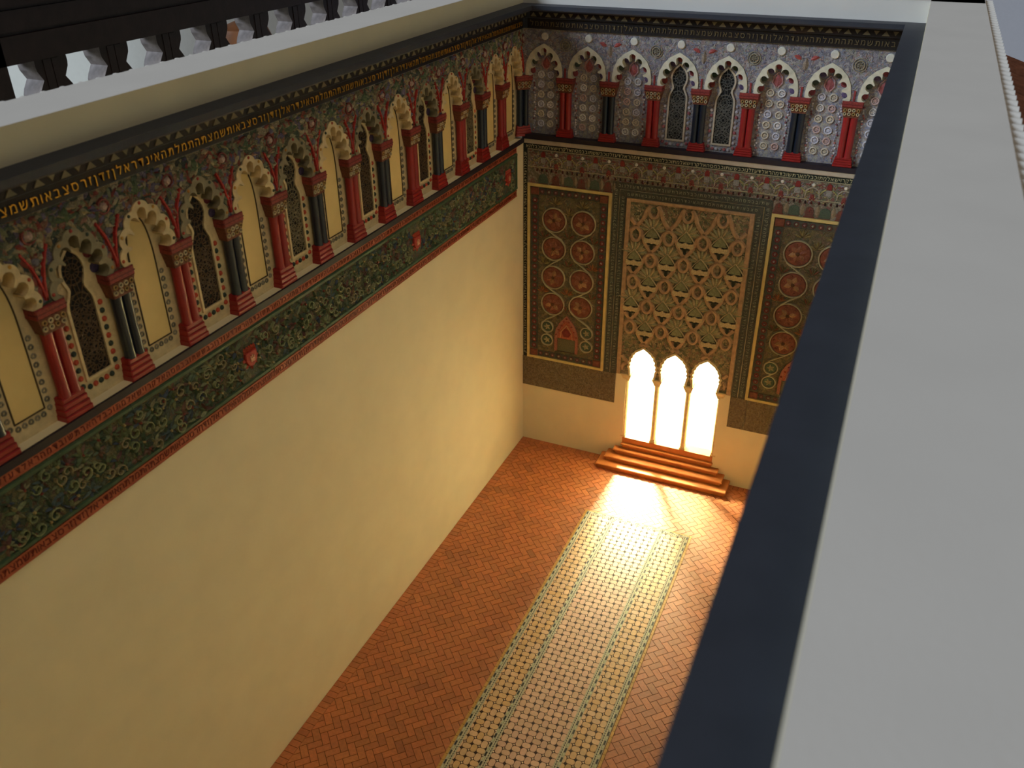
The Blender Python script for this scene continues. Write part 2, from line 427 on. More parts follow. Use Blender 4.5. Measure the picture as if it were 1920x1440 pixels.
# floor: herringbone brick with a border course
def brick_floor():
    b = MB(); w = .16; s = math.sqrt(.5)
    def col():
        k = R.uniform(.82, 1.12) * (.8 if R.random() < .04 else 1); c = srgb('b66a3a')
        return (c[0] * k, c[1] * k * R.uniform(.94, 1.06), c[2] * k)
    g = .0055; x0, x1, y1, y0 = .252, W - .252, -.2, -19.0
    polys = []
    for i in range(-20, 200):
        for j in range(-100, 110):
            k = (i - j) % 4
            if k == 0: r = (i * w, (i + 2) * w, j * w, (j + 1) * w)
            elif k == 2: r = (i * w, (i + 1) * w, (j - 1) * w, (j + 1) * w)
            else: continue
            r = (r[0] + g, r[1] - g, r[2] + g, r[3] - g)
            q = [((a + c) * s + .252, (a - c) * s * -1 - .2) for a, c in ((r[0], r[2]), (r[1], r[2]), (r[1], r[3]), (r[0], r[3]))]
            polys.append(q)
    def clip(q, ax, val, keep):
        out = []
        for a in range(len(q)):
            p, n = q[a - 1], q[a]; dp, dn = (p[ax] - val) * keep, (n[ax] - val) * keep
            if (dp >= 0) != (dn >= 0):
                t = dp / (dp - dn); out.append((p[0] + (n[0] - p[0]) * t, p[1] + (n[1] - p[1]) * t))
            if dn >= 0: out.append(n)
        return out
    for q in polys:
        for ax, val, kp in ((0, x0, 1), (0, x1, -1), (1, y1, -1), (1, y0, 1)):
            if q: q = clip(q, ax, val, kp)
        if len(q) < 3: continue
        ar = abs(sum(q[i - 1][0] * q[i][1] - q[i][0] * q[i - 1][1] for i in range(len(q)))) / 2
        if ar < .0004: continue
        b.col = col(); n = len(q); i0 = b.add([(x, y, 0) for x, y in q]); i1 = b.add([(x, y, -.014) for x, y in q])
        sg = sum(q[i - 1][0] * q[i][1] - q[i][0] * q[i - 1][1] for i in range(n)) > 0
        b.face([i0 + i for i in (range(n) if sg else range(n - 1, -1, -1))])
        for i in range(n): b.face((i0 + i, i1 + i, i1 + (i + 1) % n, i0 + (i + 1) % n))
    y = -.2
    while y > y0:
        for xa, xb in ((.006, .244), (W - .244, W - .006)):
            b.col = col(); b.box(xa, xb, y - .157 + g, y - g, -.014, 0)
        y -= .157
    x = .006
    while x < W - .1:
        b.col = col(); b.box(x + g, min(x + .157, W - .006) - g, -.195, -.006, -.014, 0); x += .157
    return b
b = MB(); b.box(0, W, NEAR, 0, -.3, -.012)
fl = tag(put('floor', b, 'mortar'), 'herringbone floor of orange terracotta bricks', 'floor', kind='structure')
put('brick_paving', brick_floor(), 'brick', fl)

# cornice: dark ledge over a sloping fascia, mitred round three walls
PROF = [(0, 12.625), (.06, 12.63), (.07, 12.885), (.15, 12.905), (.165, 13.065), (.38, 13.09), (.41, 13.12), (.41, HC), (0, HC)]
def cornice(pts):
    rings = []
    for f in pts: rings.append([f(d) + (z,) for d, z in PROF])
    b = MB(); b.loft(rings); return b
pl = lambda d: (d, NEAR); cl = lambda d: (d, -d); cr_ = lambda d: (W - d, -d); pr = lambda d: (W - d, NEAR)
def fascia_set(parent, frame, u0, u1, gilt):
    loc = parent.matrix_world.inverted() @ frame
    for y0, y1, w in ((12.645, 12.875, .066), (12.915, 13.055, .157)):
        b = MB(); b.box(u0 if w < .1 else u0 + .1, u1, y0, y1, w - .004, w + .004); put('fascia_board', b, 'cornice_face', parent, mw=loc)
    b = MB(); u = u0 + .15; k = 0
    while u < u1 - .12:
        up = k % 2 == 0; c = u + .05
        t = [(c - .085, 12.935), (c + .085, 12.935), (c, 13.035)] if up else [(c - .062, 13.035), (c, 12.945), (c + .062, 13.035)]
        b.prism(t, .161, .173, .004); u += .1995; k += 1
    put('triangle_ornament', b, 'pale', parent, mw=loc)
    me = letters(PSALM, .11, u1 - u0 - .16, .135)
    put('inscription_lettering', me, gilt, parent, mw=loc @ T(u0 + .08, 12.705, .078))
t1 = tag(put('trim_1', cornice([pl, cl]), 'cornice'), 'dark ledged cornice with gold Hebrew lettering along the left wall', 'cornice', kind='structure')
fascia_set(t1, LEFT, -22.6, -.16, 'gold')
t2 = tag(put('trim_2', cornice([cl, cr_]), 'cornice'), 'dark ledged cornice with pale triangles across the end wall', 'cornice', kind='structure')
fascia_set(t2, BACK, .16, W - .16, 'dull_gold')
t3 = tag(put('trim_3', cornice([cr_, pr]), 'cornice'), 'broad slate-blue ledge running down the right wall', 'cornice', kind='structure')

b = MB(); b.box(NEAR, -.0, 9.685, 9.80, 0, .045); 
tag(put('trim_4', b, 'dark', mw=LEFT), 'thin dark moulding under the columns of the left wall', 'moulding', kind='structure')
b = MB(); b.box(.0, W, 9.80, 9.92, -.18, .05)
t5 = tag(put('trim_5', b, 'dark', mw=BACK), 'dark violet moulding under the columns of the end wall', 'moulding', kind='structure')
b = MB(); b.bevbox(.02, W - .02, 9.675, 9.80, 0, .03, .01)
put('pale_fillet', b, 'fillet', t5)

# ================================================================== ARCADES
def make_column(kind, v0, label, mw):
    t = empty('twin_column', mw, label, 'column', 'twin columns of the arcade')
    b = MB(); h = 10.14 - v0; n = 4
    for i in range(n):
        k = .225 - .012 * i; b.bevbox(-k, k, v0 + h * i / n, v0 + h * (i + 1) / n - .008, -.18, .022 - .012 * i, .012)
        b.box(-k + .012, k - .012, v0 + h * (i + 1) / n - .012, v0 + h * (i + 1) / n, -.18, .005 - .012 * i)
    put('base', b, 'red', t)
    for s in (-1, 1):
        b = MB(); b.lathe_y(s * .083, -.085, [(.086, 10.13), (.078, 10.2), (.078, 11.0), (.084, 11.1)], 18)
        put('shaft', b, kind, t, smooth=True)
    b = MB()
    b.col = srgb('70402e'); b.loft([[(-x, y, -.18), (x, y, -.18), (x, y, z), (-x, y, z)] for x, y, z in ((.17, 11.085, .0), (.175, 11.12, .0), (.225, 11.32, .035))])
    b.col = srgb('863430'); b.bevbox(-.235, .235, 11.325, 11.46, -.18, .05, .015)
    b.col = srgb('5c1a1c'); b.box(-.24, .24, 11.385, 11.395, -.1, .053)
    for r_, (yy, w0) in enumerate(((11.26, .028), (11.17, .012))):
        for i in range(4):
            x = -.145 + .097 * i
            b.col = srgb('b5a684' if (i + r_) % 3 else 'a0804c'); b.circ(x, yy, .03, .012, w0, .018, 10)
            b.col = srgb('241612'); b.dome(x, yy, .016, w0, .008, 8)
    put('capital', b, 'attr', t)
    return t

def row(proto, pos, labels, frame):
    for i, (p, l) in enumerate(zip(pos, labels)):
        o = proto if i == 0 else copy_tree(proto)
        o.matrix_world = frame @ T(p, 0, 0); o['label'] = l
    return

for kind, first in (('red', 1), ('black', 2)):
    name = 'red' if kind == 'red' else 'blue-black'
    idx = list(range(first, NB, 2))
    pr_ = make_column(kind, 9.80, 'x', LEFT)
    row(pr_, [-P * i for i in idx], [f'{name} twin column on the left wall, {ORD[n]} {name} one from the back corner' for n, i in enumerate(idx)], LEFT)
    idx = list(range(first, 8, 2))
    pr_ = make_column(kind, 9.92, 'x', BACK)
    row(pr_, [P * i for i in idx], [f'{name} twin column on the end wall, {ORD[n]} {name} one from the left corner' for n, i in enumerate(idx)], BACK)
cc = make_column('black', 9.86, 'blue-black twin column on red base in the corner where the arcades meet', BACK)
cc.matrix_world = T(.05, -.05, 0) @ RZ(PI / 4) @ BACK
cc2 = copy_tree(cc); cc2.matrix_world = T(W - .05, -.05, 0) @ RZ(-PI / 4) @ BACK
cc2['label'] = 'blue-black twin column in the far right corner, half hidden by the dark ledge'

BOSS = {}
def arch_ring(mm, frame, u, label, group, dots=None):
    O_ = OUT_ if dots else OUT_S
    b = MB(); b.loft([[(o[0], o[1], 0), (o[0], o[1], .022), (i[0] * .955, 11.5 + (i[1] - 11.5) * .965, .03), (i[0] * .955, 11.5 + (i[1] - 11.5) * .965, -.165), (i[0] * .995, i[1] - .003, -.165), (i[0] * .995, i[1] - .003, 0)] for o, i in zip(O_, IN_)])
    o = put('lobed_arch', b, mm, mw=frame @ T(u, 0, 0)); tag(o, label, 'arch', group)
    if dots:
        for k, (x, y) in enumerate(LOBES):
            h = dots[k % len(dots)]
            if h not in BOSS: d = MB(); d.dome(0, 0, .026, .022, .018, 8); BOSS[h] = d.mesh('painted_boss'); BOSS[h].materials.append(mat('boss_paint_' + h, h, .5))
            a = math.atan2(y - 11.62, x); q = bpy.data.objects.new('painted_boss', BOSS[h]); COL.objects.link(q); q.parent = o; q.matrix_local = T(x + .128 * math.cos(a), y + .128 * math.sin(a))
    return o
for k in range(8):
    arch_ring('white_arch', BACK, (k + .5) * P, f'off-white lobed arch on the end wall, {ORD[k]} from the left corner', 'lobed arches of the end wall')
lat = {2: 'b', 4: 'g', 6: 'g', 8: 'b', 10: 'g', 12: 'g', 14: 'b', 16: 'g'}
for k in range(NB):
    is_l = k in lat
    arch_ring('grey_arch' if is_l else 'cream_arch', LEFT, -(k + .5) * P,
              f'{"grey-green" if is_l else "cream yellow"} lobed arch over the {ORD[k] if k < 15 else "farthest"} window from the back corner' if k < 15 else f'{"grey-green" if is_l else "cream yellow"} lobed arch at the near end, {"last" if k == 16 else "last but one"} of its wall',
              'lobed arches of the left wall', ['a83a2c', '3b4a3a', 'b8823a'] if is_l else ['b5492a', 'c9983f', '3b4632'])

# windows of the long wall and the end wall
def clipped_grille(poly, centres, hw, z):
    b = MB(); xs = [p[0] for p in poly]; ys = [p[1] for p in poly]
    segs = []
    for cx, cy in centres:
        for i in range(12):
            a = PI * i / 6 + .13; segs.append(((cx + .035 * math.cos(a), cy + .035 * math.sin(a)), (cx + .3 * math.cos(a), cy + .3 * math.sin(a))))
        for r_ in (.11, .2):
            for i in range(12):
                a, c = PI * i / 6, PI * (i + (1 if r_ < .15 else 2)) / 6
                segs.append(((cx + r_ * math.cos(a), cy + r_ * math.sin(a)), (cx + r_ * math.cos(c), cy + r_ * math.sin(c))))
    for (x0, y0), (x1, y1) in segs:
        n = 10; run = []
        for i in range(n + 1):
            p = (x0 + (x1 - x0) * i / n, y0 + (y1 - y0) * i / n)
            if inside(p[0], p[1], poly): run.append(p)
            else:
                if len(run) > 1: b.rib([run[0], run[-1]], hw, z, .012)
                run = []
        if len(run) > 1: b.rib([run[0], run[-1]], hw, z, .012)
    return b
NWIN = [0]
def window(name_lat, frame, u, label, mats, group):
    NWIN[0] += 1
    t = empty(f'window_{NWIN[0]}', frame @ T(u, 0, 0), label, 'window', group, 'structure')
    surround, framem, gm, beads = mats
    b = MB(); b.box(-P / 2 + .001, P / 2 - .001, 9.80, 12.42, -.182, -.17); put('surround', b, surround, t)
    if name_lat:
        b = MB(); b.prism(WIN, -.168, -.166); put('grille_backing', b, 'void', t)
        put('grille', clipped_grille(WIN, [(0, 11.64), (0, 11.15), (0, 10.72), (0, 10.29), (.21, 10.93), (-.21, 10.93), (.21, 10.5), (-.21, 10.5)], .0065, -.166), gm, t)
        b = MB(); b.ring2(grow(WIN, .042), WIN, -.17, -.135); put('frame', b, framem, t)
    else:
        b = MB(); b.prism(CRM, -.17, -.166); put('blind_pane', b, gm, t)
        b = MB(); b.ring2(grow(CRM, .016), CRM, -.17, -.152); put('outline', b, framem, t)
    b = MB(); k = 0
    pos = [(s * .31, 10.05 + .128 * i) for s in (-1, 1) for i in range(9)] + [(-.2 + .1 * i, 10.0) for i in range(5)]
    for x, y in pos:
        k += 1
        b.col = srgb(beads[k % len(beads)])
        if name_lat: b.dome(x, y, .042, -.17, .03, 10)
        else: b.circ(x, y, .03, .014, -.17, .016, 8)
    put('bead_row', b, 'attr', t)
    if name_lat:
        b = MB()
        for k, (x, y) in enumerate(LOBES):
            b.col = srgb(['7a2f30', '32402f', '4a3a5a'][k % 3]); b.dome(x * 1.02, y, .08, -.17, .02, 12)
        put('lobe_filling', b, 'attr', t)
    return t
protos = {}
for k in range(NB):
    u = -(k + .5) * P; kd = lat.get(k, 'c'); word = ORD[k] if k < 15 else ('sixteenth', 'seventeenth')[k - 15]
    lab = {'g': f'near-black lattice window of the left wall, {word} bay from the back corner', 'b': f'brown lattice window of the left wall, {word} bay from the back corner',
           'c': f'cream blind window of the left wall, {word} bay from the back corner'}[kd]
    if kd not in protos:
        mats = ('cream', 'cream_arch', 'grille' if kd == 'g' else 'grille_b', ['b5472f', '2f3d33']) if kd != 'c' else ('cream_arch', 'line', 'cream', ['8a8270', '6f6a5c'])
        if kd == 'g': mats = ('cream_arch', 'cream_arch', 'grille_b', ['b5472f', '2f3d33'])
        if kd == 'b': mats = ('cream_arch', 'cream_arch', 'pale', ['b5472f', '2f3d33'])
        protos[kd] = window(kd != 'c', LEFT, u, lab, mats, 'windows of the left wall')
    else:
        NWIN[0] += 1; o = copy_tree(protos[kd]); o.name = f'window_{NWIN[0]}'; o.matrix_world = LEFT @ T(u, 0, 0); o['label'] = lab
for k in (3, 4):
    window(True, BACK, (k + .5) * P, f'black star-lattice window of the end wall, {"left" if k == 3 else "right"} one of the pair', ('st_niche', 'fillet', 'grille', ['8f8b92', '9a5a5e', 'b0aab0']), 'lattice windows of the end wall')

# floret panels in the other six bays of the end wall
def floret_panel(u, label):
    t = empty('floret_panel', BACK @ T(u, 0, 0), label, 'wall panel', 'floret panels of the end wall arcade')
    b = MB(); b.box(-P / 2 + .001, P / 2 - .001, 9.92, 12.42, -.182, -.17); put('ground', b, 'st_niche', t)
    b = MB()
    for j in range(6):
        for s in (-1, 1):
            x, y = s * .135, 10.2 + .255 * j
            b.col = srgb(R.choice(['d8d4d4', 'c8c6d2', 'cabfae', 'c4a8a4'])); b.circ(x, y, .078, .017, -.17, .03, 14)
            for i in range(6):
                a = PI * i / 3; b.leaf(x, y, .06, .04, a, -.17, .02)
    put('floret', b, 'attr', t)
    b = MB()
    b.col = srgb('a05a5c'); b.leaf(0, 11.62, .3, .2, PI / 2, -.17, .03)
    b.col = srgb('b58a8a'); b.rib([(-.02, 11.6), (-.12, 11.72), (-.1, 11.86), (0, 11.96), (.1, 11.86), (.12, 11.72), (.02, 11.6)], .014, -.17, .03)
    for k, (x, y) in enumerate(LOBES):
        b.col = srgb(['8a4048', '4a5248', '5a4a6e'][k % 3]); b.dome(x * 1.02, y, .08, -.17, .02, 12)
    put('palmette', b, 'attr', t)
    b = MB()
    for s in (-1, 1):
        for i in range(22):
            b.col = srgb(R.choice(['b06a66', 'd8cfcf', '9f9aa6', '7e4a52', 'c0b8c4'])); b.dome(s * .33 + R.uniform(-.03, .03), 10.0 + .062 * i, .026, -.17, .025, 7)
    put('beaded_edge', b, 'attr', t)
for k in (0, 1, 2, 5, 6, 7):
    floret_panel((k + .5) * P, f'grey floret-covered niche panel of the end wall, {ORD[k]} bay from the left')

for k in range(8):
    b = MB(); b.dome(0, 0, .098, 0, .03, 20, .85); o = put('medallion', b, 'disc', mw=BACK @ T((k + .5) * P + .02, 12.46, 0))
    tag(o, f'round white medallion above the {ORD[k]} arch of the end wall from the left', 'medallion', 'white medallions over the end wall arches')

# carved work on the spandrels
def in_arch(u, v, centres):
    for c in centres:
        if abs(u - c) < .56 and inside(u - c, v, ARCH_OUT): return True
    return False
b = MB(); cs = [-(k + .5) * P for k in range(NB)]; pal = ['958e6e', '808468', 'a69a7a', '6c7660', '96705c', '8f4a42', '787088', 'b0a484', '606858', '8c846a']
for _ in range(4200):
    u, v = R.uniform(-NB * P, -.1), R.uniform(11.55, 12.58)
    L, an = R.uniform(.09, .21), R.uniform(0, 6.28)
    if any(in_arch(u + L * q * math.cos(an), v + L * q * math.sin(an), cs) for q in (0, .5, 1.05)) or v + L * math.sin(an) > 12.6: continue
    b.col = srgb(R.choice(pal)); b.leaf(u, v, L, R.uniform(.04, .09), an, 0, R.uniform(.015, .045), R.uniform(-.3, .3))
o = put('carved_leafwork', b, 'attr', wl); o['kind'] = 'stuff'
b = MB()
for i in range(NB + 1):
    u = -i * P
    b.col = srgb('a52e2b')
    for s in (-1, 1): b.rib([(u, 11.52), (u + s * .03, 11.75), (u + s * .09, 11.98), (u + s * .2, 12.2)], .022, 0, .04)
    b.col = srgb('6e6a72'); b.dome(u, 12.03, .06, 0, .03, 10)
    b.col = srgb('b79d90'); b.dome(u, 12.36, .062, 0, .05, 12); b.col = srgb('7a3a36'); b.circ(u, 12.36, .095, .02, 0, .03, 16)
    b.col = srgb('5f6f50'); b.leaf(u + P / 2, 12.34, .2, .16, PI / 2, 0, .05)
    for s in (-1, 1): b.leaf(u + P / 2, 12.36, .22, .09, PI / 2 + s * 1.1, 0, .04, s * .2)
put('red_strapwork', b, 'attr', wl)
b = MB(); cs = [(k + .5) * P for k in range(8)]; pal = ['8c8690', 'a09a98', '9a8a86', '7c7a8a', 'a58a84', '8a8f86', '757080']
for _ in range(2600):
    u, v = R.uniform(.05, W - .05), R.uniform(11.55, 12.58)
    L, an = R.uniform(.05, .1), R.uniform(0, 6.28)
    if any(in_arch(u + L * q * math.cos(an), v + L * q * math.sin(an), cs) for q in (0, .5, 1.05)) or v + L * math.sin(an) > 12.6: continue
    b.col = srgb(R.choice(pal)); b.leaf(u, v, L, R.uniform(.02, .04), an, 0, R.uniform(.006, .016), R.uniform(-.3, .3))
o = put('carved_leafwork', b, 'attr', wb); o['kind'] = 'stuff'
b = MB()
for i in range(1, 8):
    u = i * P
    if i % 2:
        b.col = srgb('9a8f78'); b.circ(u, 12.26, .1, .014, 0, .03, 18); b.circ(u, 12.26, .15, .01, 0, .02, 20)
        for q in range(8): b.col = srgb('8a8272'); b.leaf(u, 12.26, .09, .05, q * PI / 4, 0, .03)
    else:
        for s in (-1, 1):
            b.col = srgb('a8504c'); b.leaf(u + s * .1, 12.3, .2, .1, PI / 2 - s * .9, 0, .03, -s * .3); b.leaf(u + s * .12, 12.36, .16, .07, PI / 2 - s * 1.4, 0, .03)
        b.col = srgb('8a7a6a'); b.leaf(u, 12.05, .3, .14, PI / 2, 0, .03)
    b.col = srgb('8f3438'); b.box(u - .02, u + .02, 11.47, 11.7, 0, .02)
put('flower_motif', b, 'attr', wb)

# ================================================================== PAINTED END WALL
# continuous inscription round the top and both edges
t = empty('inscription_border', BACK, 'cream Hebrew inscription framing the end wall panels on a black-green strip', 'inscription')
b = MB(); b.box(.02, W - .02, 9.53, 9.672, 0, .012); b.box(.02, .14, 3.05, 9.53, 0, .012); b.box(W - .14, W - .02, 3.05, 9.53, 0, .012)
put('ground_strip', b, 'txt_ground', t)
put('lettering_row', letters(VERSE, .082, W - .2, .088), 'txt_cream', t, mw=T(.1, 9.558, .016))
put('lettering_column', letters(VERSE[::-1], .07, 6.3, .085), 'txt_cream', t, mw=T(.115, 3.12, .016) @ RZ(PI / 2))
put('lettering_column', letters(VERSE, .07, 6.3, .085), 'txt_cream', t, mw=T(W - .115, 9.45, .016) @ RZ(-PI / 2))
b = MB(); b.rib([(.15, 9.526), (W - .15, 9.526)], .010, .012, .016); put('thin_line', b, 'ring', t)

# arcaded frieze
t = empty('arcaded_frieze', BACK, 'painted frieze of tiny arches with white discs under the inscription of the end wall', 'frieze')
b = MB(); b.box(.15, W - .15, 8.905, 9.51, 0, .01); b.box(.15, 2.64, 8.58, 8.905, 0, .01); b.box(W - 2.64, W - .15, 8.58, 8.905, 0, .01)
put('ground', b, 'st_frieze', t)
b = MB()
for k in range(11):
    b.dome(.99 + .752 * k, 9.415, .043, .01, .03, 12)
put('white_stud', b, 'disc', t)
b = MB()
def keyhole(b, u, v, w, h, z, dz):
    b.prism([(u - w, v), (u + w, v), (u + w, v + h * .55), (u + w * .75, v + h * .85), (u, v + h), (u - w * .75, v + h * .85), (u - w, v + h * .55)], z, z + dz, .004)
for k in range(12):
    u = .615 + .752 * k
    b.col = srgb('7c2a26'); keyhole(b, u, 9.33, .06, .16, .01, .02)
    b.col = srgb('8c8a84'); b.box(u - .07, u + .07, 9.17, 9.32, .01, .02)
    b.col = srgb('98925e'); 
    for s in (-1, 1): b.rib([(u + s * .07, 9.33), (u + s * .16, 9.26), (u + s * .2, 9.2), (u + s * .3, 9.25)], .018, .01, .018)
    c = u + .376
    if c < W - .2:
        b.col = srgb('a09480'); b.rib([(c - .17, 9.1), (c - .16, 9.25), (c - .08, 9.33), (c, 9.35), (c + .08, 9.33), (c + .16, 9.25), (c + .17, 9.1)], .018, .01, .02)
        b.col = srgb('7c3a34'); b.dome(c, 9.13, .06, .01, .02, 8); b.dome(c - .03, 9.06, .04, .01, .02, 8); b.dome(c + .04, 9.06, .04, .01, .02, 8)
        for s in (-1, 1): b.col = srgb('7a4440'); b.leaf(c + s * .06, 9.42, .16, .05, 0 if s > 0 else PI, .01, .02)
    for i in range(5):
        x = u - .18 + .14 * i
        if x < W - .2: b.col = srgb('2a1414' if i % 2 else '4a1a18'); keyhole(b, x, 8.93, .024, .085, .01, .01)
    for s in (0, 1):
        x = u + .376 * s
        if (x > 2.5 and x < W - 2.5) or x > W - .3: continue
        b.col = srgb('4d5a4a' if s == 0 else '6a4238'); keyhole(b, x, 8.6, .13 if s == 0 else .1, .27, .01, .015)
        b.col = srgb('7a342e'); b.box(x - .13, x + .13, 8.585, 8.61, .01, .02)
        b.col = srgb('8a7a62'); b.leaf(x + .188, 8.62, .3, .13, PI / 2, .01, .02)
        if s: b.col = srgb('7e3832'); b.leaf(x, 8.86, .16, .12, -PI / 2, .01, .025)
put('little_arch', b, 'attr', t)
b = MB(); b.rib([(.16, 9.045), (W - .16, 9.045)], .012, .01, .015); put('thin_line', b, 'ring', t)
b = MB()
for _ in range(1500):
    u, v = R.uniform(.2, W - .2), R.uniform(8.93, 9.49)
    b.col = srgb(R.choice(['8a7e6c', '6c6a58', '9a8f7a', '7a4a42', '5f6650', '8d8496', 'a39260'])); b.leaf(u, v, R.uniform(.05, .1), R.uniform(.02, .035), R.uniform(0, 6.28), .01, .012, R.uniform(-.3, .3))
o = put('tracery', b, 'attr', t); o['kind'] = 'stuff'

# roundel panels
def roundel_panel(fx, side):
    t = empty('roundel_panel', BACK @ T(fx(1.39), 5.8, 0), f'green eight-roundel relief panel in a yellow frame, {side}', 'relief panel', 'roundel relief panels beside the doorway')
    inv = T(-fx(1.39), -5.8, 0); m = 1 if fx(1) == 1 else -1
    def bx(b, x0, x1, *r): b.box(min(fx(x0), fx(x1)), max(fx(x0), fx(x1)), *r)
    def P_(name, b, mm): return put(name, b, mm, t, mw=inv)
    b = MB(); bx(b, .2, 2.6, 3.1, 8.54, 0, .015); P_('field', b, 'st_panel')
    b = MB()
    bx(b, .16, .235, 3.065, 8.575, 0, .055); bx(b, 2.55, 2.625, 3.065, 8.575, 0, .055); bx(b, .235, 2.55, 3.065, 3.14, 0, .055); bx(b, .235, 2.55, 8.50, 8.575, 0, .055)
    P_('frame', b, 'frame_gold')
    b = MB()
    bx(b, .26, .50, 3.4, 8.24, .015, .03); bx(b, 2.30, 2.52, 3.4, 8.24, .015, .03); bx(b, .52, 2.28, 3.17, 3.35, .015, .03); bx(b, .52, 2.28, 8.28, 8.47, .015, .03)
    P_('border_strip', b, 'st_strip')
    b = MB(); 
    for x, c in ((.385, 0), (2.41, 1)):
        for i in range(24):
            y = 3.5 + .2 * i; b.col = srgb('a08478' if i % 2 else '906a62'); b.dome(fx(x), y, .034, .03, .03, 6); b.col = srgb('7a2f2c'); b.circ(fx(x), y, .06, .016, .03, .012, 6)
    for i in range(9):
        for y in (3.26, 8.375):
            b.col = srgb('a09478' if i % 2 else '906a62'); b.dome(fx(.6 + .2 * i), y, .034, .03, .03, 6); b.col = srgb('6a3a34'); b.circ(fx(.6 + .2 * i), y, .058, .014, .03, .012, 6)
    P_('stud_border', b, 'attr')
    for x in (.38, 2.41):
        for y in (3.26, 8.37):
            b = MB(); xx = fx(x); b.bevbox(xx - .115, xx + .115, y - .1, y + .1, .015, .045, .01); b.ring2([(xx - .1, y - .085), (xx + .1, y - .085), (xx + .1, y + .085), (xx - .1, y + .085)], [(xx - .085, y - .07), (xx + .085, y - .07), (xx + .085, y + .07), (xx - .085, y + .07)], .045, .055)
            P_('corner_block', b, 'maroon')
    ys = [(7.58, 7.60), (6.73, 6.74), (5.835, 5.845), (4.985, 5.02)]
    for row_ in ys:
        for x, y in zip((.975, 1.845), row_):
            xx = fx(x); b = MB(); b.dome(xx, y, .325, .015, .03, 28, .92); r_ = P_('roundel', b, 'maroon')
            b = MB()
            for i in range(6):
                a = PI / 3 * i + .3; b.col = srgb(R.choice(['96704a', '8a5a40', '84503a', 'a37c54'])); b.leaf(xx + .03 * math.cos(a), y + .03 * math.sin(a), .21, .15, a, .045, .035)
                b.col = srgb('7c4a34'); b.dome(xx + .25 * math.cos(a + .5), y + .25 * math.sin(a + .5), .035, .045, .02, 7)
            b.col = srgb('5a3a20'); b.dome(xx, y, .05, .06, .02, 8)
            o = put('rosette', b, 'attr', r_)
    # interlaced scroll: S curves alternating from ring to ring
    b = MB()
    for c, x in enumerate((.975, 1.845)):
        yy = [r_[c] for r_ in ys]
        for i, y in enumerate(yy):
            b.circ(fx(x), y, .352, .02, .015, .045, 34)
            if i < 3:
                y2 = yy[i + 1]; s = (1 if (i + c) % 2 == 0 else -1) * m
                b.rib([(fx(x) - s * .33, y - .14), (fx(x) - s * .22, y - .29), (fx(x), y - .43), (fx(x) + s * .22, y2 + .29), (fx(x) + s * .33, y2 + .14)], .02, .015, .05)
    for c, (x, xs) in enumerate(((.81, .975), (2.06, 1.845))):
        for j, y in enumerate((4.21, 3.765)):
            b.circ(fx(x), y, .185, .022, .015, .045, 22)
        y = ys[3][c]; s = 1 if c == 0 else -1
        b.rib([(fx(xs + s * .33), y - .14), (fx(xs + s * .1), y - .36), (fx(x - s * .02), 4.46), (fx(x - s * .17), 4.32), (fx(x - s * .18), 4.2)], .02, .015, .05)
        b.rib([(fx(x - .16), 4.12), (fx(x), 3.99), (fx(x + .16), 3.86)], .02, .015, .05)
    P_('scroll_band', b, 'ring')
    for x in (.81, 2.06):
        for y in (4.21, 3.765):
            xx = fx(x); b = MB(); b.col = srgb('4f5f48'); b.dome(xx, y, .155, .015, .025, 18, .85); b.col = srgb('a0946a')
            for i in range(5): b.leaf(xx, y, .11, .06, 2 * PI * i / 5 + .6, .04, .025)
            P_('small_roundel', b, 'attr')
    b = MB(); cx = fx(1.43)
    out = [(-.37, 3.46), (.37, 3.46), (.37, 3.98), (.33, 4.2), (.22, 4.42), (.08, 4.58), (0, 4.68), (-.08, 4.58), (-.22, 4.42), (-.33, 4.2), (-.37, 3.98)]
    inn = [(-.29, 3.46), (.29, 3.46), (.29, 3.9), (.25, 4.12), (.17, 4.32), (.06, 4.46), (0, 4.53), (-.06, 4.46), (-.17, 4.32), (-.25, 4.12), (-.29, 3.9)]
    b.col = srgb('9a6250'); b.ring2([(cx + x, y) for x, y in out], [(cx + x, y) for x, y in inn], .01, .06)
    b.col = srgb('8a3a30')
    for i in range(9):
        k = -.33 + .0825 * i; yv = 4.62 - 1.75 * abs(k) ** 1.25 * 1.3; b.dome(cx + k * .97, yv - .04, .03, .055, .02, 7)
    b.col = srgb('a0563f'); b.prism([(cx + x * .98, y) for x, y in inn[2:]] , .02, .04)
    b.col = srgb('7a2c28'); b.dome(cx, 4.1, .15, .04, .03, 6)
    b.col = srgb('b07a54'); 
    for s in (-1, 1): b.rib([(cx + s * .19, 3.92), (cx + s * .17, 4.12), (cx, 4.36)], .022, .04, .03)
    b.col = srgb('626048'); b.box(cx - .27, cx + .27, 3.46, 3.88, .015, .03)
    P_('niche_motif', b, 'attr')
    b = MB(); 
    for x, y, q in ((1.41, 7.86, 0), (1.41, 7.15, 1), (1.41, 6.3, 1), (1.41, 5.42, 2), (.66, 7.1, 1), (.66, 6.3, 0), (.66, 5.4, 2), (2.16, 7.1, 1), (2.16, 6.3, 2), (2.16, 5.4, 1), (1.0, 8.12, 0), (1.8, 8.12, 0), (1.41, 4.86, 1)):
        for i in range(7):
            b.col = srgb([['8a7a4a', '7a6a42', '6a5a3a'], ['6a5a3c', '7a4a34', '5c5a3a'], ['9a6238', '8a5232', '7a5a3a']][q][i % 3])
            a = PI / 2 + (i - 3) * .42; b.leaf(fx(x) + .02 * math.cos(a), y - .08 + .02 * math.sin(a), .2, .07, a, .015, .035)
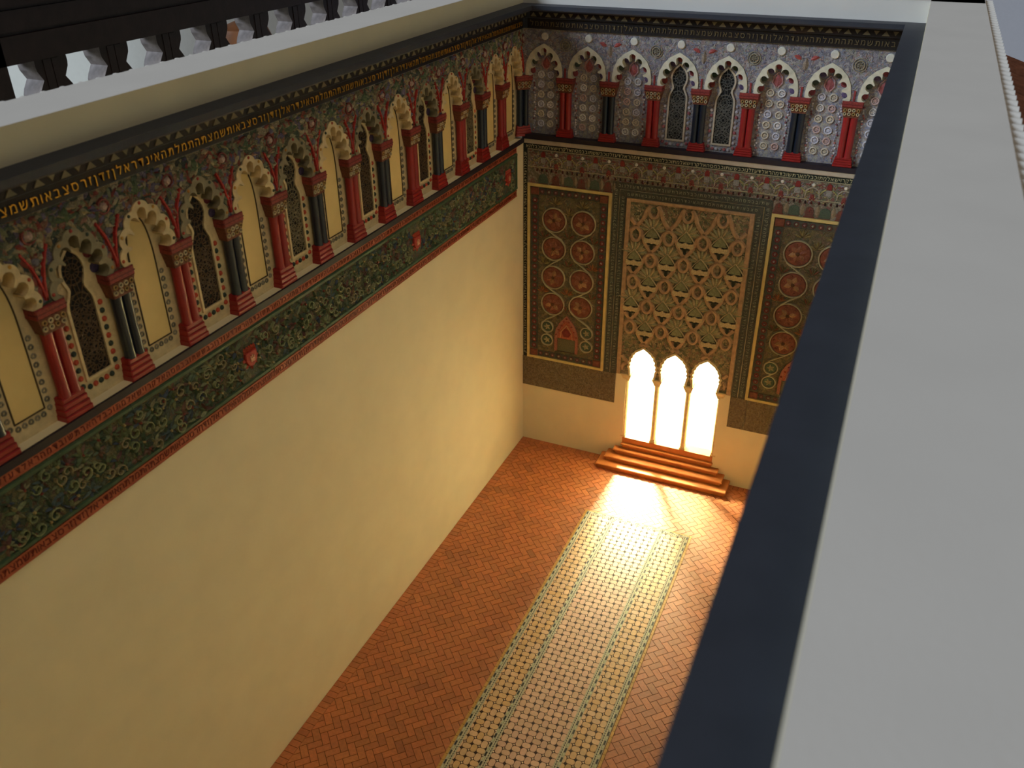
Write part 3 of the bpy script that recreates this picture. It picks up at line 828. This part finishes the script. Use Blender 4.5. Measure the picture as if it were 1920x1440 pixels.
    for _ in range(420):
        x, y = R.uniform(.56, 2.24), R.uniform(3.5, 8.2)
        b.col = srgb(R.choice(['686a4c', '767452', '827858', '866650', '646a58', '8e8262'])); b.leaf(fx(x), y, R.uniform(.06, .13), R.uniform(.025, .05), R.uniform(0, 6.28), .013, .018, R.uniform(-.3, .3))
    o = P_('leafwork', b, 'attr'); o['kind'] = 'stuff'
roundel_panel(lambda x: x, 'in the left corner of the end wall')
roundel_panel(lambda x: W - x, 'partly behind the slate-blue ledge')

# centre panel
t = empty('lattice_relief_panel', BACK @ T(4.75, 6, 0), 'carved panel of diamond lattice and palmettes above the three bright arches', 'relief panel')
inv = T(-4.75, -6, 0)
def Q(name, b, mm, par=None): return put(name, b, mm, par or t, mw=inv if par is None else None)
b = MB()
b.box(2.645, 2.83, 3.06, 8.9, 0, .02); b.box(2.85, 3.03, 3.06, 8.69, 0, .02); b.box(2.83, W - 2.83, 8.71, 8.9, 0, .02); b.box(3.03, W - 3.03, 8.51, 8.69, 0, .02)
b.box(W - 2.83, W - 2.645, 3.06, 8.9, 0, .02); b.box(W - 3.03, W - 2.85, 3.06, 8.69, 0, .02)
Q('inscription_strip', b, 'st_strip')
def txt(name, s, h, L, x, y, rot, pitch):
    put(name, letters(s, h, L, pitch), 'txt_grey', t, mw=inv @ T(x, y, .024) @ RZ(rot))
txt('lettering_row', VERSE, .075, 4.0, 2.76, 8.775, 0, .1); txt('lettering_row', PSALM, .07, 3.5, 3.0, 8.57, 0, .1)
txt('lettering_column', VERSE, .075, 5.6, 2.78, 3.12, PI / 2, .1); txt('lettering_column', PSALM, .07, 5.4, 2.975, 3.12, PI / 2, .1)
txt('lettering_column', VERSE, .075, 5.6, W - 2.78, 8.72, -PI / 2, .1); txt('lettering_column', PSALM, .07, 5.4, W - 2.975, 8.52, -PI / 2, .1)
me = plate([(3.16, 8.42)[::1], (W - 3.16, 8.42), (W - 3.16, 3.085)] + [(x, max(y, 3.085)) for x, y in door_notch()[1:-1]] + [(3.16, 3.085)], [], 0, .012)
o = put('carved_ground', me, 'st_sebka', t, mw=inv)
b = MB(); b.bevbox(3.045, 3.165, 3.085, 8.5, 0, .04, .01); b.bevbox(W - 3.165, W - 3.045, 3.085, 8.5, 0, .04, .01); b.bevbox(3.165, W - 3.165, 8.41, 8.5, 0, .04, .01)
Q('inner_border', b, 'salmon')
def ok(x, y):
    if not (3.18 < x < W - 3.18 and 3.12 < y < 8.4): return False
    return not any(abs(x - c) < .47 and y < 4.12 - .5 * max(0, abs(x - c) - .1) for c in DOORX) and y > 3.2
def tip(i, j): return 4.745 + .925 * (i + .5 * (j % 2)), 7.055 - .705 * j
def rib_ok(b, pts, hw, z, h):
    run = []
    for p in pts:
        if ok(*p): run.append(p)
        else:
            if len(run) > 1: b.rib(run, hw, z, h)
            run = []
    if len(run) > 1: b.rib(run, hw, z, h)
b = MB(); loops = MB(); loop_me = None
for j in range(-3, 8):
    for i in range(-4, 5):
        x, y = tip(i, j)
        for s in (-1, 1):
            x2, y2 = x + s * .4625, y - .705; n = 14; pts = []
            for q in range(n + 1):
                f = q / n; px = x + (x2 - x) * f; py = y + (y2 - y) * f
                px += s * .04 * math.sin(2 * PI * f); pts.append((px, py))
            rib_ok(b, pts, .062, .012, .034)
        el = [(x + .135 * math.cos(a), y - .24 + .19 * math.sin(a)) for a in [PI / 2 + 2 * PI * q / 18 for q in range(19)]]
        if all(ok(*q) for q in el):
            if loop_me is None: q_ = MB(); q_.rib([(p[0] - x, p[1] - y) for p in el[:-1]], .045, .012, .05, True); loop_me = q_.mesh('oval_loop'); loop_me.materials.append(M['salmon'])
            lo = bpy.data.objects.new('oval_loop', loop_me); COL.objects.link(lo); lo.parent = t; lo.matrix_local = inv @ T(x, y, 0)
        else: rib_ok(loops, el, .045, .012, .05)
Q('diamond_lattice', b, 'salmon'); Q('cut_loop', loops, 'salmon')
# palmettes: one mesh, copied to every diamond
b = MB(); g = lambda h: srgb(h)
b.col = g('2c3426'); b.box(-.04, .04, .0, .27, .012, .04)
b.col = g('2a2c20'); b.prism([(-.28, .30), (-.2, .21), (.2, .21), (.28, .30), (.275, .44), (.15, .60), (0, .74), (-.15, .60), (-.275, .44)], .012, .03)
b.col = g('bdac84'); b.prism([(-.245, .32), (-.19, .245), (-.06, .27), (0, .245), (.06, .27), (.19, .245), (.245, .32), (.22, .41), (.09, .38), (0, .43), (-.09, .38), (-.22, .41)], .02, .06, .012)
b.col = g('828664'); b.prism([(-.19, .43), (.19, .43), (.12, .57), (0, .71), (-.12, .57)], .02, .05, .01)
b.col = g('b5a682')
for s in (-1, 1): b.rib([(s * .24, .44), (s * .14, .58), (0, .73)], .016, .03, .034)
for k_, c in enumerate(('96926c', 'ae9c74', '96926c', 'ae9c74', '96926c', 'ae9c74', '96926c', 'ae9c74', '96926c')):
    a = PI / 2 + (k_ - 4) * .36; b.col = g(c); b.leaf(.07 * math.cos(a), .62 + .07 * math.sin(a), .30 if k_ % 2 else .33, .13, a, .012, .045)
pm = b.mesh('palmette'); first = True
for j in range(-3, 8):
    for i in range(-4, 5):
        x, y = tip(i, j)
        if ok(x, y + .05) and ok(x - .15, y + .4) and ok(x + .15, y + .4) and ok(x, y + .86):
            put('palmette', pm, 'attr', t, mw=inv @ T(x, y, 0))
b = MB()
for _ in range(1500):
    x, y = R.uniform(3.2, W - 3.2), R.uniform(3.15, 8.38)
    if not ok(x, y): continue
    b.col = srgb(R.choice(['a89a74', '8e8e68', 'a8866c', '7c8662', 'b8a882', '6e6654', 'a08e72'])); b.leaf(x, y, R.uniform(.06, .13), R.uniform(.025, .05), R.uniform(0, 6.28), .012, .024, R.uniform(-.3, .3))
o = Q('leafwork', b, 'attr'); o['kind'] = 'stuff'

# weathered stone panels under the relief
for fx, lab in ((lambda x: x, 'grey weathered stone slab low on the end wall in the left corner'), (lambda x: W - x, 'grey weathered stone slab low on the end wall beside the doorway, right side')):
    b = MB(); x0, x1 = sorted((fx(.005), fx(2.545))); b.box(x0, x1, 2.035, 3.055, 0, .018)
    o = tag(put('stone_slab', b, 'st_stone', mw=BACK), lab, 'stone slab', 'stone slabs under the roundel panels')
    b = MB(); x0, x1 = sorted((fx(2.555), fx(3.03))); b.box(x0, x1, 2.035, 3.055, 0, .016); put('edge_slab', b, 'st_stone', o)

# ================================================================== LEFT WALL FRIEZE
t = empty('foliage_frieze', LEFT @ T(-12, 9, 0), 'long green carved foliage frieze with red crests between two red inscriptions', 'frieze')
inv = T(12, -9, 0); UE = -.5; U0 = -22.0
b = MB(); b.box(U0, UE, 8.49, 9.53, 0, .015); put('field', b, 'st_green', t, mw=inv)
b = MB(); b.rib([(U0, 8.55), (UE, 8.55)], .04, .01, .04); b.rib([(U0, 9.47), (UE, 9.47)], .04, .01, .04); b.rib([(UE - .03, 8.55), (UE - .03, 9.47)], .03, .01, .04)
put('green_moulding', b, mat('mid_green_paint', '42593f', .6, .2, 6), t, mw=inv)
b = MB(); pal = ['7c845f', '8a8d6a', '667250', '5a6a4a', '6f7858', '4c5c42', '74584a', '664640', '50605f', '465260', '8a8562', '5c6c58', '485840']
badges = [-1.11, -6.18, -12.03, -17.6]
u = U0 + .2
while u < UE - .15:
    for v in (8.68, 8.88, 9.1, 9.3):
        if any(abs(u - q) < .2 for q in badges): continue
        x, y = u + R.uniform(-.08, .08), v + R.uniform(-.06, .06); n = R.choice((5, 6, 7)); base = R.choice(pal)
        L = R.uniform(.11, .19); a0 = R.uniform(0, 6.28)
        for i in range(n):
            b.col = srgb(base if R.random() < .6 else R.choice(pal)); b.leaf(x, y, L * R.uniform(.8, 1.15), L * .33, a0 + 2 * PI * i / n, .015, R.uniform(.025, .06), R.uniform(-.35, .35))
        b.col = srgb(R.choice(['9a8a5a', '7a3a30', '5a4a3a'])); b.dome(x, y, .028, .02, .04, 6)
    u += .25
u = U0 + .2
while u < UE - .3:
    if not any(abs(u + .2 - q) < .3 for q in badges):
        b.col = srgb(R.choice(['868c66', '7a845e', '8a8262'])); x, y = u + R.uniform(0, .2), R.uniform(8.66, 9.36); r_ = R.uniform(.07, .12); a0 = R.uniform(0, 6.28)
        b.rib([(x + r_ * (1 - i / 16) * math.cos(a0 + i * .55), y + r_ * (1 - i / 16) * math.sin(a0 + i * .55)) for i in range(13)], .013, .02, .055)
    u += .12
o = put('foliage', b, 'attr', t, mw=inv); o['kind'] = 'stuff'
for q in badges:
    b = MB(); b.col = srgb('a4362c'); b.prism([(q - .14, 9.12), (q - .15, 8.98), (q - .1, 8.88), (q, 8.83), (q + .1, 8.88), (q + .15, 8.98), (q + .14, 9.12)], .015, .07, .015)
    b.col = srgb('b5503c')
    for i in range(5): b.leaf(q - .12 + .06 * i, 9.12, .1, .05, PI / 2, .02, .05)
    for i in range(8): a = 2 * PI * i / 8; b.leaf(q + .12 * math.cos(a), 8.98 + .12 * math.sin(a), .09, .06, a, .02, .04)
    b.col = srgb('c99070'); b.box(q - .05, q + .05, 8.93, 9.0, .07, .085)
    for s in (-1, 0, 1): b.box(q + s * .04 - .012, q + s * .04 + .012, 9.0, 9.04 + (.02 if s == 0 else 0), .07, .085)
    put('red_crest', b, 'attr', t, mw=inv)
for y0, y1, lab in ((9.53, 9.685, 'upper orange-red Hebrew inscription strip under the columns of the left wall'), (8.30, 8.49, 'lower orange-red Hebrew inscription strip along the bottom of the green frieze')):
    b = MB(); b.box(U0, UE, y0, y1, 0, .02); b.rib([(U0, y0 + .012), (UE, y0 + .012)], .012, .02, .012); b.rib([(U0, y1 - .012), (UE, y1 - .012)], .012, .02, .012)
    o = tag(put('inscription_strip', b, 'red_band', mw=LEFT), lab, 'inscription', 'red inscriptions of the left wall')
    put('lettering', letters(VERSE if y0 > 9 else PSALM, (y1 - y0) * .52, UE - U0 - .1, .1), 'red_txt', o, mw=T(U0 + .05, y0 + (y1 - y0) * .26, .024))

# ================================================================== DOORWAY
d = empty('door_1', BACK @ T(4.77, SILL, 0), 'triple arched doorway flooded with white light', 'doorway', kind='structure')
inv = T(-4.77, -SILL, 0)
for k, c in enumerate(DOORX):
    b = MB(); q = [(x, y) for x, y in DPATH]; cx, cy = 0, 3.5
    out = [(x + (x - cx) / math.hypot(x - cx, y - cy) * .07, y + (y - cy) / math.hypot(x - cx, y - cy) * .07) for x, y in q]
    b.loft([[(c + o_[0], o_[1], 0), (c + o_[0], o_[1], .03), (c + i_[0], i_[1], .035), (c + i_[0], i_[1], -.02)] for o_, i_ in zip(out, q)])
    put('arch_moulding', b, 'cream_arch', d, mw=inv)
b = MB(); b.box(DCOL[0] - .06, DCOL[0] + .002, SILL, 2.9, -.36, .0); 
wn = ['leftmost', 'second from the left', 'third from the left', 'rightmost']
for k, c in enumerate(DCOL):
    t = empty('portal_column', BACK @ T(c, SILL, 0), f'slender cream column of the bright triple doorway, {wn[k]}', 'column', 'columns of the triple doorway')
    b = MB(); b.bevbox(-.09, .09, 0, .07, -.2, .0, .01); b.bevbox(-.075, .075, .07, .13, -.18, -.015, .01); put('base', b, 'cream_arch', t)
    b = MB(); b.lathe_y(0, -.1, [(.095, .12), (.085, .2), (.08, 1.9), (.09, 2.06)], 16); put('shaft', b, 'cream_arch', t, smooth=True)
    b = MB(); b.loft([[(-x, y, -.1 - x), (x, y, -.1 - x), (x, y, -.1 + x), (-x, y, -.1 + x)] for x, y in ((.09, 2.02), (.095, 2.06), (.14, 2.19), (.15, 2.21), (.15, 2.25))])
    for s in (-1, 1):
        for yy in (2.11, 2.17): b.dome(s * .06, yy, .035, -.03, .05, 8)
    put('capital', b, 'cream_arch', t)

# steps
t = empty('entrance_steps', T(4.77, 0, 0), 'four orange tiled steps rising to the bright triple doorway', 'steps')
for k, (x0, x1, y) in enumerate(((2.74, 6.80, -.72), (2.94, 6.61, -.46), (3.14, 6.42, -.235), (3.34, 6.21, -.1))):
    b = MB(); z = .165 * (k + 1); yb = (-.46, -.235, -.1, .0)[k]
    b.box(x0 - 4.77 + .05, x1 - 4.77 - .05, y + .05, -.003, z - .165, z - .05)
    xa, xb, n = x0 - 4.77, x1 - 4.77, .018
    b.loft([[(xa, y, z - .05), (xb, y, z - .05), (xb, -.003, z - .05), (xa, -.003, z - .05)], [(xa, y, z - n), (xb, y, z - n), (xb, -.003, z - n), (xa, -.003, z - n)], [(xa + n, y + n, z), (xb - n, y + n, z), (xb - n, -.003, z), (xa + n, -.003, z)]])
    put('step', b, 'step', t)
b = MB(); b.box(3.365 - 4.77, 6.175 - 4.77, -.012, .35, .663, SILL); b.box(3.365 - 4.77, 6.175 - 4.77, .0, .35, -.2, .66); put('sill_block', b, 'step', t)

# light box added behind the doorway, with a self-glowing backdrop and the lamp
b = MB()
b.box(2.3, 7.3, .36, 3.2, SILL - .15, SILL - .01); b.box(2.3, 7.3, .36, 3.2, 4.6, 4.7); b.box(2.2, 2.3, .36, 3.2, SILL - .15, 4.7); b.box(7.3, 7.4, .36, 3.2, SILL - .15, 4.7)
tag(put('wall_light_box', b, 'white'), 'white light box walls added behind the triple doorway', 'wall', kind='structure')
b = MB(); b.box(2.32, 7.28, 3.1, 3.2, SILL, 4.58)
tag(put('glow_backdrop', b, 'panel'), 'white backdrop behind the triple doorway, made to glow so it looks overexposed', 'glowing backdrop')
LAMP = Vector((3.42, 1.62, 2.78))
t = empty('lamp', T(*LAMP), 'glaring lamp bulb seen through the left arch of the doorway', 'lamp')
b = MB(); b.loft([[(r_ * math.cos(a), r_ * math.sin(a), z) for a in [2 * PI * i / 14 for i in range(14)]] for r_, z in ((.03, -.1), (.075, -.06), (.09, 0), (.07, .06), (.04, .1))]); put('bulb', b, 'bulb', t, smooth=True)
b = MB(); b.loft([[(r_ * math.cos(a), r_ * math.sin(a), z) for a in [2 * PI * i / 14 for i in range(14)]] for r_, z in ((.035, .1), (.035, .2), (.012, .22), (.012, 1.81))]); put('hanging_cord', b, 'white', t)

# ================================================================== TILED CARPET
t = empty('tile_carpet', T(4.755, -8, 0), 'long mosaic carpet of cream and pink tiles with grey-green bands down the floor', 'tile carpet')
RX0, RX1, RY1, RY0 = 3.19, 6.33, -2.82, -16.0; X = lambda x: x - 4.755; Y = lambda y: y + 8
b = MB(); b.box(X(RX0), X(RX1), Y(RY0), Y(RY1), -.012, .006); put('grout_bed', b, 'rug_base', t)
b = MB()
for x0, x1 in ((RX0 + .003, RX0 + .065), (RX1 - .065, RX1 - .003)):
    y = RY1 - .003
    while y > RY0 + .2: b.box(X(x0), X(x1), Y(max(y - .158, RY0)), Y(y - .002), 0, .012); y -= .16
b.box(X(RX0 + .067), X(RX1 - .067), Y(RY1 - .045), Y(RY1 - .003), 0, .012); put('ochre_border', b, 'rug_edge', t)
bands = [(3.26, 3.40, 1), (3.965, 4.105, 1), (5.405, 5.545, -1), (6.11, 6.25, -1)]
for x0, x1, s in bands:
    b = MB(); b.box(X(x0), X(x1), Y(RY0), Y(RY1 - .05), 0, .013); o = put('mosaic_band', b, 'band', t)
    b = MB(); f = (lambda q: x0 + q) if s > 0 else (lambda q: x1 - q)
    def bx(q0, q1, ya, yb): b.box(*sorted((X(f(q0)), X(f(q1)))), Y(ya), Y(yb), .013, .015)
    y = RY1 - .09
    while y > RY0 + .2:
        b.col = srgb(R.choice(['26241c', '2c2a30', '34302a', '202a24'])); bx(.012, .052, y - .115, y)
        for i in range(4):
            b.col = srgb('2b241c'); bx(.088, .108, y - .0625 * i - .034, y - .0625 * i)
            b.col = srgb('cfc9a8'); bx(.118, .134, y - .0625 * i - .05, y - .0625 * i - .02)
        b.col = srgb('c4c6a4'); bx(.014, .05, y - .21, y - .15); b.col = srgb('8f9c7c'); bx(.056, .066, y - .22, y - .12)
        b.col = srgb('d9d4b6'); bx(.07, .08, y - .25, y)
        y -= .25
    put('mosaic_inlay', b, 'attr', o)
b = MB(); b.box(X(3.40), X(6.11), Y(RY1 - .15), Y(RY1 - .05), 0, .0128); o = put('end_band', b, 'band', t)
b = MB(); x = 3.46
while x < 6.05:
    b.col = srgb('2a2820'); b.box(X(x), X(x + .115), Y(RY1 - .085), Y(RY1 - .06), .013, .015)
    for i in range(4): b.box(X(x + .0625 * i), X(x + .0625 * i + .034), Y(RY1 - .135), Y(RY1 - .115), .013, .015)
    x += .25
put('mosaic_inlay', b, 'attr', o)
def oval(b, cx, cy, L, w, alongx, z0, z1):
    r_ = w / 2; n = 5; pts = []
    for i in range(n): a = -PI / 2 + PI * i / (n - 1); pts.append((L / 2 - r_ * .75 + r_ * .75 * math.cos(a), r_ * math.sin(a)))
    for i in range(n): a = PI / 2 + PI * i / (n - 1); pts.append((-L / 2 + r_ * .75 + r_ * .75 * math.cos(a), r_ * math.sin(a)))
    b.prism([(cx + (p if alongx else -q), cy + (q if alongx else p)) for p, q in pts], z0, z1)
tiles, stars = MB(), MB(); p_ = .167
for k in range(-8, 12):
    for j in range(-36, 46):
        cx, cy = 4.454 + p_ * (k + .5), -10.186 + p_ * (j + .5)
        if not (3.34 < cx < 6.17 and RY0 < cy < RY1 - .06): continue
        mid = 4.105 < cx < 5.405; q = R.uniform(.93, 1.05)
        c = srgb(R.choice(['deb8a0', 'd9b09a', 'ddb69c', 'd6b094'] if mid else ['deb688', 'dcb88e', 'd9b07e', 'e0bb98']))
        tiles.col = tuple(v * q for v in c); oval(tiles, X(cx), Y(cy), p_ * 1.15, p_ * .765, (k + j) % 2 == 0, 0, .0115)
        u, v = 4.454 + p_ * k, -10.186 + p_ * j
        if not (3.41 < u < 6.1 and v < RY1 - .16): continue
        if (k + j) % 2:
            stars.col = srgb('3a1c10'); stars.dome(X(u), Y(v), .042, .006, .004, 8)
            stars.col = srgb('f0dcc0'); stars.dome(X(u), Y(v), .019, .010, .004, 7)
        else:
            stars.col = srgb('321610'); stars.dome(X(u), Y(v), .042, .006, .004, 4)
o = put('oval_tile', tiles, 'tile', t); o['kind'] = 'stuff'
o = put('star_inlay', stars, 'attr', t); o['kind'] = 'stuff'

# ================================================================== GALLERY ROUND THE MODEL
bal = empty('balustrade', T(-5.2, -5, 8), 'dark timber balustrade with cut-out balusters beyond the left wall', 'balustrade')
inv = T(5.2, 5, -8); RAILZ = 13.265
b = MB()
for z0, z1, d0 in ((RAILZ, RAILZ + .46, .06), (RAILZ + .46, RAILZ + .52, 0), (RAILZ + .52, RAILZ + .86, .04), (RAILZ + .86, RAILZ + .92, 0), (RAILZ + .92, RAILZ + 1.5, .1)):
    b.box(-5.44 - d0, -5.0 + d0, -24, 9, z0, z1)
put('handrail', b, 'wood', bal, mw=inv)
b = MB(); b.box(-5.5, -4.95, -24, 9, 8.0, 8.5); put('bottom_rail', b, 'wood', bal, mw=inv)
prof = [(.355, 0), (.36, -.12), (.345, -.2), (.245, -.37), (.36, -.53), (.40, -.62), (.40, -1.2), (.3, -1.6), (.4, -2.2), (.25, -2.6), (.3, -3.0), (.4, -3.6), (.28, -4.1), (.36, -4.5), (.36, -4.8)]
y = -9.92 - .355; k = 0; fm = sm = None
while y < 8.5:
    if fm is None:
        b = MB(); pts = [(q, z) for q, z in prof] + [(-q, z) for q, z in prof[::-1]]
        # board profile in y-z, thick along x, with a sunk centre line on the front
        n = len(pts); i0 = b.add([(.2, q, z) for q, z in pts]); i1 = b.add([(-.24, q, z) for q, z in pts])
        b.face([i0 + i for i in range(n)]); b.face([i1 + i for i in range(n)][::-1])
        for i in range(n): b.face((i0 + i, i1 + i, i1 + (i + 1) % n, i0 + (i + 1) % n))
        b.box(.2, .215, -.18, -.01, -4.7, -.02); b.box(.2, .215, .01, .18, -4.7, -.02)
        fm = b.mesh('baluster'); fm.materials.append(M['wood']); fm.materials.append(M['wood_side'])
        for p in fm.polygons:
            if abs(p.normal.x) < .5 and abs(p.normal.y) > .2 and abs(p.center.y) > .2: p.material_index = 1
    o = bpy.data.objects.new('baluster', fm); COL.objects.link(o); o.parent = bal; o.matrix_local = inv @ T(-5.2, y, RAILZ)
    y += 1.516; k += 1
b = MB(); b.box(-5.5, -4.94, -12.6, -11.24, 8.0, RAILZ + 1.7); put('newel_post', b, 'wood', bal, mw=inv)

b = MB(); b.box(-17.2, -17, -40, 60, -9, 15.5)
tag(put('wall_gallery', b, 'gallery'), 'pale blue-white gallery wall beyond the balustrade', 'wall', kind='structure')
b = MB(); b.box(-17, 45, -45, 60, -9.3, -9.0)
tag(put('floor_gallery', b, 'gfloor'), 'grey gallery floor round the model', 'floor', kind='structure')
b = MB(); b.box(-17, 60, 40, 40.3, -9, 15.5)
tag(put('wall_gallery_end', b, mat('gallery_grey_wall', 'b9b9c0', .8, .02)), 'plain grey gallery wall beyond the end of the model', 'wall', kind='structure')
t = empty('round_stand', T(-11.5, 3.05, -9), 'orange-brown rounded timber stand glimpsed between two balusters', 'stand')

b = MB(); b.loft([[(r_ * math.cos(a), r_ * math.sin(a), z) for a in [2 * PI * i / 28 for i in range(28)]] for r_, z in ((1.1, 0), (.9, 1.0), (.85, 17.0), (.97, 18.6), (.97, 20.2), (.8, 20.6), (.3, 20.8))])
put('body', b, 'orange', t, smooth=True)

# lean-to roof outside the right wall
b = MB(); x0, z0, x1, z1 = W + TH + .02, 12.75, W + TH + 6.5, 10.6; L = math.hypot(x1 - x0, z1 - z0); y = -22.0
b.col = srgb('6a4438'); b.loft([[(x0, yy, z0 - .08), (x1, yy, z1 - .08), (x1, yy, z1 - .2), (x0, yy, z0 - .2)] for yy in (-22.2, .9)])
while y < .7:
    k = R.uniform(.8, 1.15); b.col = tuple(c * k for c in srgb('9a6a58'))
    b.loft([[(xx, y + .15 * math.cos(a), zz + .13 * math.sin(a) - .06) for a in [PI * i / 8 for i in range(9)]] for xx, zz in ((x0, z0), (x1, z1))])
    y += .34
tag(put('roof_lean_to', b, 'roof'), 'strip of reddish clay tiled roof outside the right wall', 'roof', kind='structure')

# ================================================================== LIGHT
def light(name, typ, loc, energy, col, rot=None, **kw):
    l = bpy.data.lights.new(name, typ); l.energy = energy; l.color = col
    for k, v in kw.items(): setattr(l, k, v)
    o = bpy.data.objects.new(name, l); COL.objects.link(o); o.location = loc
    if rot is not None: o.rotation_euler = rot
    return o
def aim(o, target): o.rotation_euler = (Vector(target) - o.location).to_track_quat('-Z', 'Y').to_euler()
light('lamp_light', 'POINT', LAMP, 9900, (1, .92, .55), shadow_soft_size=.12)
def sun(name, dirn, strength, col, angle):
    o = light(name, 'SUN', (0, 0, 40), strength, col, angle=math.radians(angle)); o.rotation_euler = Vector(dirn).to_track_quat('-Z', 'Y').to_euler(); return o
sun('window_daylight', (1, .85, -.66), 2.05, (.76, .88, 1.0), 22)
sun('gallery_lamps', (-.6, .35, -1.3), .40, (1, .80, .52), 30)
gal = light('gallery_wall_fill', 'AREA', (-8, -2, 14), 950, (.86, .95, 1.0), shape='RECTANGLE', size=8, size_y=30); gal.rotation_euler = Vector((-1, 0, 0)).to_track_quat('-Z', 'Y').to_euler();  # added fill to brighten the gallery wall, not a lamp of the place
w = bpy.data.worlds.new('gallery_daylight'); sc.world = w; w.use_nodes = True
bg = w.node_tree.nodes['Background']; bg.inputs['Color'].default_value = (.75, .80, 1.0, 1); bg.inputs['Strength'].default_value = .05

# ================================================================== CAMERA
cam = bpy.data.cameras.new('camera'); co = bpy.data.objects.new('camera', cam); COL.objects.link(co)
cam.sensor_width = 36; cam.lens = 1659.15 * 36 / 1920; cam.clip_start = .05; cam.clip_end = 300
co.matrix_world = Matrix(((.91680008, -.19639446, .3477166, 9.4733), (.39929934, .46419949, -.7906193, -22.4054), (-.00613662, .86368284, .50399831, 16.1878), (0, 0, 0, 1)))
cam.dof.use_dof = True; cam.dof.focus_distance = 22.5; cam.dof.aperture_fstop = .8
sc.camera = co
vs = sc.view_settings
vs.view_transform = 'Standard'; vs.look = 'None'; vs.exposure = 0.0; vs.gamma = 1; vs.use_curve_mapping = False
sc.display_settings.display_device = 'sRGB'
sc.cycles.use_denoising = True
sc.cycles.max_bounces = 8; sc.cycles.diffuse_bounces = 5
